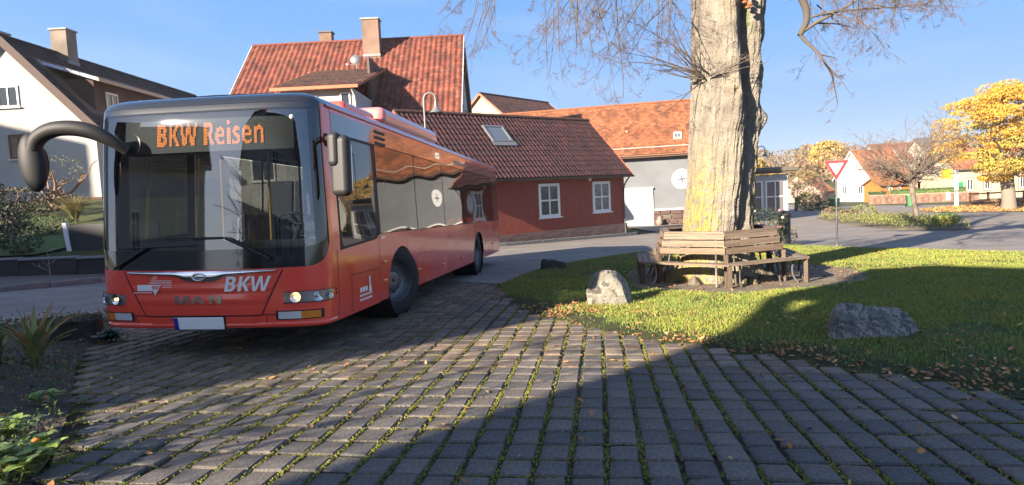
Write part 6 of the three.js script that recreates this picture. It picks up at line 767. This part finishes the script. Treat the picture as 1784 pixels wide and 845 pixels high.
// ---- wooded hill
{
  const wood = []; const tones = [[[0.20, 0.12, 0.06], [0.25, 0.15, 0.08]], [[0.16, 0.12, 0.07], [0.13, 0.10, 0.07]], [[0.26, 0.17, 0.07], [0.22, 0.13, 0.06]], [[0.12, 0.11, 0.06], [0.17, 0.14, 0.07]]];
  for (let i = 0; i < 250; i++) { const z = rr(-225, -118), x = rr(-30, 150); if (x < -z * 0.20 && z > -150) continue; const y = terr(x, z), r = rr(2.2, 3.6), h = rr(2.2, 3.8), tn = tones[Math.floor(hash(i, 5) * 4)]; wood.push(...blob(240, [x, y + h * 0.85, z], [r, h * 0.85, r], 0.62, tn, 0.4)); }
  info(leaves(wood, nm('hillside_wood'), scene, std([1, 1, 1], 0.9, { side: THREE.DoubleSide })), 'far brown autumn wood covering the hillside', 'wood');
  for (const [x, z, h, r, l] of [[68.5, -142, 6.6, 3.6, 'bright yellow tree standing out of the brown hillside wood'], [43.5, -121, 6, 3.6, 'yellow tree seen right beside the lime trunk above the pavilion']]) { const t = thing('yellow_hill_tree', l, 'tree', [x, terr(x, z), z]), o = { p: [], n: [] }; taper([V(0, -0.5, 0), V(0, h * 0.6, 0)], [0.5, 0.3], 7, o); mesh('trunk', fromOut(o), barkGrey, t); leaves([...blob(1300, [0, h * 0.6, 0], [r, h * 0.45, r], 0.75, [[0.46, 0.31, 0.06], [0.40, 0.28, 0.07], [0.36, 0.25, 0.06]], 0.4), ...blob(500, [r * 0.7, h * 0.4, 0], [r * 0.7, h * 0.3, r * 0.6], 0.7, [[0.5, 0.32, 0.05]], 0.4)], 'crown', t); }
}
// ---- by the bench
{ const x = 8.62, z = -20.75, t = thing('waste_bin', 'dark waste bin on a post behind the bench', 'bin', [x, gh(x, z), z], -0.3); mesh('body', tf(new THREE.CylinderGeometry(0.17, 0.16, 0.85, 18), [0, 0.55, 0]), std([0.02, 0.022, 0.02], 0.6), t); mesh('hood', tf(new THREE.SphereGeometry(0.2, 18, 10), [0.02, 1.0, 0], [0, 0, 0], [1, 0.72, 1]), std([0.016, 0.016, 0.018], 0.55), t); mesh('post', cyl(0.04, 0.04, 1.1, 10, 0.17, 0.5, -0.1), MAT.galv, t); }
{ const x = 7.9, z = -20.6, t = thing('rose_bush', 'rose bush with pink blooms between the trunk and the waste bin', 'bush', [x, gh(x, z), z]), o = { p: [], n: [] }; for (let i = 0; i < 9; i++) { const a = i * 2.4; taper([V(0, 0, 0), V(Math.cos(a) * 0.2, 0.5, Math.sin(a) * 0.2), V(Math.cos(a) * 0.45, 1.0, Math.sin(a) * 0.35)], [0.02, 0.014, 0.006], 5, o); } mesh('stems', fromOut(o), std([0.10, 0.12, 0.05], 0.9), t); leaves([...blob(800, [0, 0.72, 0], [0.66, 0.5, 0.5], 0.075, G_dark, 0.42), ...blob(260, [-0.75, 0.55, 0], [0.35, 0.3, 0.3], 0.07, G_mid, 0.42)], 'foliage', t); for (let i = 0; i < 11; i++) mesh('bloom', tf(new THREE.IcosahedronGeometry(0.045, 1), [rr(-0.75, 0.55), rr(0.6, 1.2), rr(0.2, 0.5)]), std(i % 3 ? [0.62, 0.22, 0.24] : [0.7, 0.5, 0.42], 0.8), t); }
// ---- left garden
{
  const w = thing('garden_retaining_wall', 'low dark garden retaining wall with pale coping along the left street', 'wall', [0, 0, 0]), dm = std([0.045, 0.045, 0.05], 0.9, { map: coarse, bumpMap: bumpy, bumpScale: 0.01 }), cm = std([0.27, 0.27, 0.28], 0.85, { map: grain }); const a = [-24, -17.75], b = [-8.2, -17.05], n = 10; for (let i = 0; i < n; i++) { const t = (i + 0.5) / n, x = lerp(a[0], b[0], t), z = lerp(a[1], b[1], t), L = (b[0] - a[0]) / n; const s = mesh('panel', rbox(L - 0.015, 0.9, 0.18, 0.01, 0, 0, 0, [0, 0, 0], 1), dm, w); s.position.set(x, gh(x, z) + 0.06, z); s.rotation.y = -0.044; mesh('coping', rbox(L - 0.01, 0.06, 0.26, 0.012, 0, 0.48, 0, [0, 0, 0], 1), cm, s); }
  { const t = thing('dark_screen', 'dark garden screen with slanting white end post beside the bus', 'screen', [-12.3, 0.1, -19], 0); mesh('panel', rbox(2.6, 0.95, 0.06, 0.01, 0.85, 0.55, 0), std([0.02, 0.021, 0.026], 0.6), t); mesh('end_post', rbox(0.13, 1.15, 0.1, 0.015, -0.5, 0.52, 0.01, [0, 0, 0.1]), std([0.6, 0.62, 0.64], 0.5), t); }
  const sh = [['dark_garden_shrub', 'large dark shrub at the left edge behind the low wall', [-15.6, undefined, -19.2], [1.3, 0.85, 0.9], G_dark, 1500, 0.11], ['dark_garden_shrub', 'small round dark shrub right of the large one', [-13.9, undefined, -18.6], [0.6, 0.45, 0.5], G_dark, 700, 0.08], ['brown_hedge_shrub', 'brownish low shrub below the cream house', [-18.6, undefined, -24.5], [2.4, 0.55, 0.9], [[0.10, 0.055, 0.035], [0.07, 0.06, 0.03], [0.05, 0.06, 0.03]], 1800, 0.12], ['olive_shrub', 'olive shrub at the frame edge below the cream house', [-21.6, undefined, -26], [1.6, 0.8, 0.9], G_dark, 1300, 0.13], ['rockery_plant', 'low rockery cushion plant in the left garden', [-15.0, undefined, -21.5], [0.9, 0.25, 0.5], G_mid, 600, 0.07], ['rockery_heather', 'pinkish heather cushion in the left garden', [-16.8, undefined, -21.8], [0.7, 0.25, 0.5], [[0.2, 0.1, 0.1], [0.1, 0.1, 0.05]], 500, 0.06]]; for (const s of sh) shrub(...s);
  { const t = thing('ornamental_grass', 'tuft of tall ornamental grass before the cream house', 'grass tuft', [-15.3, terr(-15.3, -23.2) - 0.05, -23.2]), o = { p: [], n: [] }; for (let i = 0; i < 260; i++) { const a = rnd() * 6.28, l = rr(0.6, 1.05), q = rr(0.1, 0.75); taper([V(0, 0, 0), V(Math.cos(a) * q * 0.35, l * 0.65, Math.sin(a) * q * 0.35), V(Math.cos(a) * q, l * 0.95, Math.sin(a) * q)], [0.012, 0.009, 0.003], 3, o); } mesh('blades', fromOut(o), std([0.22, 0.19, 0.07], 0.8), t); }
  { const t = thing('pollarded_tree', 'small pollarded tree with crooked limbs against the cream house', 'tree', [-18.3, terr(-18.3, -26.5) - 0.1, -26.5]), o = { p: [], n: [] }; for (const [d, l] of [[V(-0.5, 0.8, 0.1), 1.5], [V(0.1, 1, 0), 1.3], [V(0.8, 0.9, 0.1), 1.9], [V(0.35, 1, 0.2), 1.6]]) grow(o, V(rr(-0.1, 0.1), 0, 0), d, l, 0.11, 0, { seg: 0.22, wig: 0.16, droop: -0.02, split: 0.45, max: 2, rmin: 0.02 }); mesh('limbs', fromOut(o), std([0.22, 0.13, 0.09], 0.9), t); leaves(blob(260, [0.3, 1.55, 0], [1.1, 0.6, 0.6], 0.07, [[0.2, 0.22, 0.06], [0.3, 0.26, 0.08]], 0.5), 'leaves', t); }
  const lp = smoothPoly([[-16, -18.6], [-13.4, -18.4], [-12.8, -20.2], [-14, -20.9], [-16, -20.6]], 4); setting('garden_lawn', sheet(lp, (x, z) => terr(x, z) + 0.0, 0.4), std([0.13, 0.20, 0.045], 1, { map: grain, bumpMap: bumpy, bumpScale: 0.03 }));
  const bare = thing('bare_sapling', 'thin bare sapling in front of the low dark wall', 'sapling', [-11.6, gh(-11.6, -16.4) + 0.1, -16.4]), o = { p: [], n: [] }; grow(o, V(0, 0, 0), V(0, 1, 0), 0.65, 0.012, 0, { seg: 0.08, wig: 0.05, droop: -0.02, split: 0.8, max: 2, rmin: 0.004 }); mesh('stems', fromOut(o), std([0.35, 0.3, 0.27], 0.9), bare);
}
// ---- flower bed at the left edge
{
  const bed = smoothPoly([[-5.7, -10.2], [-5.3, -8.6], [-4.5, -6.65], [-3.45, -4.95], [-2.8, -3.75], [-2.25, -2.4], [-2, 0], [-6, 0], [-12, -5], [-8.0, -8.7], [-6.3, -9.5]], 4);
  setting('flower_bed', sheet(bed, (x, z) => gh(x, z) + 0.05 * sstep(0, 0.3, edgeDist(bed, x, z)) + 0.05 * (fbm(x * 3, z * 3, 801) - 0.5) - 0.01, 0.2), std([0.11, 0.085, 0.065], 1, { map: coarse, bumpMap: bumpy, bumpScale: 0.03 }));
  const L = []; for (let i = 0; i < 26000; i++) { const x = rr(-9, -2), z = rr(-10.2, -2.5); if (!inPoly(bed, x, z)) continue; const e = edgeDist(bed, x, z), p = fbm(x * 1.6, z * 1.6, 811, 3); if (rnd() > sstep(0.3, 0.55, p) * 0.95) continue; L.push([x, gh(x, z) + 0.05 + rr(0, 0.12), z, rr(0.025, 0.055), rnd() < 0.7 ? G_mid[i % 3] : [0.2, 0.12, 0.05]]); } info(leaves(L, nm('bed_ground_cover'), scene), 'low weedy ground cover in the flower bed', 'ground cover');
  { const x = -5.35, z = -7.75, t = thing('mossy_block', 'dark mossy stone block at the left front corner of the bus', 'stone', [x, gh(x, z), z], 0.35); mesh('block', tf(rock([[-0.36, -0.05, 0.18], [0.34, -0.05, 0.2], [0.36, -0.05, -0.2], [-0.35, -0.05, -0.2], [-0.34, 0.26, 0.16], [0.33, 0.27, 0.17], [0.34, 0.29, -0.18], [-0.33, 0.28, -0.2]], null, 0.06, 0.05, 821), [0, 0, 0]), std([0.05, 0.045, 0.04], 0.95, { map: coarse }), t); leaves(blob(900, [0, 0.27, 0], [0.37, 0.05, 0.22], 0.03, [[0.08, 0.10, 0.03], [0.10, 0.11, 0.03]], 0.3), 'moss', t); }
  const strap = (name, label, x, z, n, len, cols, wid) => { const t = thing(name, label, 'plant', [x, gh(x, z) + 0.03, z]); const mats = cols.map(c => new THREE.MeshPhysicalMaterial({ roughness: 0.6, color: new THREE.Color().setRGB(...c), side: THREE.DoubleSide, transmission: 0.2, thickness: 0 })); for (let i = 0; i < n; i++) { const a = i * 2.4 + rr(-0.3, 0.3), l = len * rr(0.6, 1.1), out = rr(0.15, 0.8), P = [], N = 6; for (let k = 0; k <= N; k++) { const s = k / N, r = out * l * s * s * 0.9 + 0.02, y = l * (s - 0.45 * out * s * s), w = wid * (1 - s * s * 0.95) * (0.6 + 0.8 * Math.sin(Math.PI * Math.min(1, s + 0.25))); const cx = Math.cos(a) * r, cz = Math.sin(a) * r, px = -Math.sin(a), pz = Math.cos(a); P.push([cx - px * w, y + 0.012, cz - pz * w], [cx, y, cz], [cx + px * w, y + 0.012, cz + pz * w]); } const pos = []; for (let k = 0; k < N; k++) for (let q = 0; q < 2; q++) { const A = P[k * 3 + q], B = P[k * 3 + q + 1], C = P[k * 3 + 3 + q], D = P[k * 3 + 4 + q]; pos.push(...A, ...B, ...C, ...B, ...D, ...C); } const g = new THREE.BufferGeometry(); g.setAttribute('position', new THREE.Float32BufferAttribute(pos, 3)); g.computeVertexNormals(); mesh('leaf', g, mats[Math.floor(rnd() * mats.length)], t); } return t; };
  strap('strap_leaf_plant', 'clump of long strap leaves turning orange at the left bed', -4.6, -6.2, 34, 0.66, [[0.24, 0.26, 0.08], [0.30, 0.28, 0.09], [0.48, 0.20, 0.06], [0.40, 0.26, 0.08], [0.16, 0.20, 0.07]], 0.038); strap('strap_leaf_plant', 'smaller strap-leaf clump at the frame edge', -5.15, -6.4, 22, 0.55, [[0.18, 0.22, 0.07], [0.24, 0.24, 0.08]], 0.034);
  const leafy = (name, label, x, z, n, h, size, cols, fl) => { const t = thing(name, label, 'plant', [x, gh(x, z) + 0.02, z]), o = { p: [], n: [] }, mats = cols.map(c => new THREE.MeshPhysicalMaterial({ roughness: 0.55, color: new THREE.Color().setRGB(...c), side: THREE.DoubleSide, transmission: 0.25, thickness: 0 })); const lg = (() => { const P = [], rim = []; for (let i = 0; i <= 10; i++) { const s = i / 10; rim.push([s, 0.42 * Math.pow(Math.sin(Math.PI * Math.pow(s, 0.8)), 0.8) + 0.03 * (i % 2)]); } for (let i = 0; i < 10; i++) for (const q of [-1, 1]) { const a = rim[i], b = rim[i + 1], ya = 0.25 * a[0] - 0.35 * a[0] * a[0], yb = 0.25 * b[0] - 0.35 * b[0] * b[0]; P.push(a[0], ya, 0, b[0], yb, 0, b[0], yb + 0.1 * b[1] * 2, q * b[1], a[0], ya, 0, b[0], yb + 0.2 * b[1], q * b[1], a[0], ya + 0.2 * a[1], q * a[1]); } const g = new THREE.BufferGeometry(); g.setAttribute('position', new THREE.Float32BufferAttribute(P, 3)); g.computeVertexNormals(); return g; })();
    for (let s = 0; s < n; s++) { const a = s * 2.4, R = Math.sqrt(s / n) * h * 0.9, bx = Math.cos(a) * R, bz = Math.sin(a) * R, hh = h * rr(0.5, 1.05) * (1 - 0.35 * s / n), tx = bx * 1.25, tz = bz * 1.25; taper([V(bx * 0.5, -0.02, bz * 0.5), V(bx, hh * 0.5, bz), V(tx, hh, tz)], [0.006, 0.005, 0.003], 4, o); for (let k = 0; k < 9; k++) { const q = 0.35 + 0.65 * k / 8, m = mesh('leaf', lg, mats[Math.floor(rnd() * mats.length)], t); m.position.set(lerp(bx * 0.5, tx, q), hh * q, lerp(bz * 0.5, tz, q)); m.rotation.set(0, k * 2.4 + rr(-0.3, 0.3), rr(0.1, 0.7), 'YXZ'); m.scale.setScalar(size * rr(0.7, 1.2)); } } mesh('stems', fromOut(o), mats[0], t); if (fl) for (let i = 0; i < 1; i++) mesh('flower', tf(new THREE.IcosahedronGeometry(0.02, 1), [rr(-0.15, 0.15), h * 0.9, rr(-0.1, 0.15)], [0, 0, 0], [1, 0.5, 1]), std([0.65, 0.16, 0.02], 0.7), t); };
  leafy('marigold_plant', 'bushy bright green leafy plant with an orange bloom in the near left corner', -2.82, -3.55, 18, 0.22, 0.085, [[0.22, 0.30, 0.05], [0.28, 0.34, 0.06], [0.16, 0.24, 0.05]], 1); leafy('young_leafy_plant', 'single young green plant growing at the paving edge', -3.62, -5.0, 2, 0.16, 0.085, [[0.22, 0.33, 0.05], [0.27, 0.36, 0.06]]); leafy('marigold_plant', 'green leafy plant at the frame edge above the near corner bush', -3.3, -4.15, 9, 0.16, 0.08, [[0.18, 0.27, 0.05], [0.22, 0.29, 0.06]]); leafy('blue_green_herb', 'blue-green spreading herb beside the mossy block', -4.75, -7.6, 10, 0.12, 0.1, [[0.07, 0.12, 0.08], [0.09, 0.14, 0.08]]);
  // bare bush by the added barn: branches and added leaf tufts streak the paving
  const [bx, bz] = fromSun(-4.7, -3.6), bb = thing('bare_bush', 'bare twiggy bush between the houses beside the viewer', 'bush', [bx, gh(bx, bz), bz]), o2 = { p: [], n: [] }; for (let i = 0; i < 22; i++) grow(o2, V(rr(-0.3, 0.3), 0, rr(-0.3, 0.3)), V(rr(-0.35, 0.35), 1, rr(-0.35, 0.35)), rr(1.2, 3.4), rr(0.014, 0.026), 0, { seg: 0.22, wig: 0.09, droop: 0, split: 0.45, max: 2, rmin: 0.008 }); mesh('branches', fromOut(o2), twigMat, bb); leaves([...blob(70, [-0.35, 1.1, -0.5], [0.4, 0.45, 0.4], 0.1, G_mid, 0.5), ...blob(45, [0.25, 2.5, -0.2], [0.35, 0.6, 0.35], 0.1, G_mid, 0.5)], 'last_leaves', bb);
}

scene.fog = new THREE.FogExp2(0xe8e6e0, 0.0004);
shade(scene);
renderer.render(scene, camera);
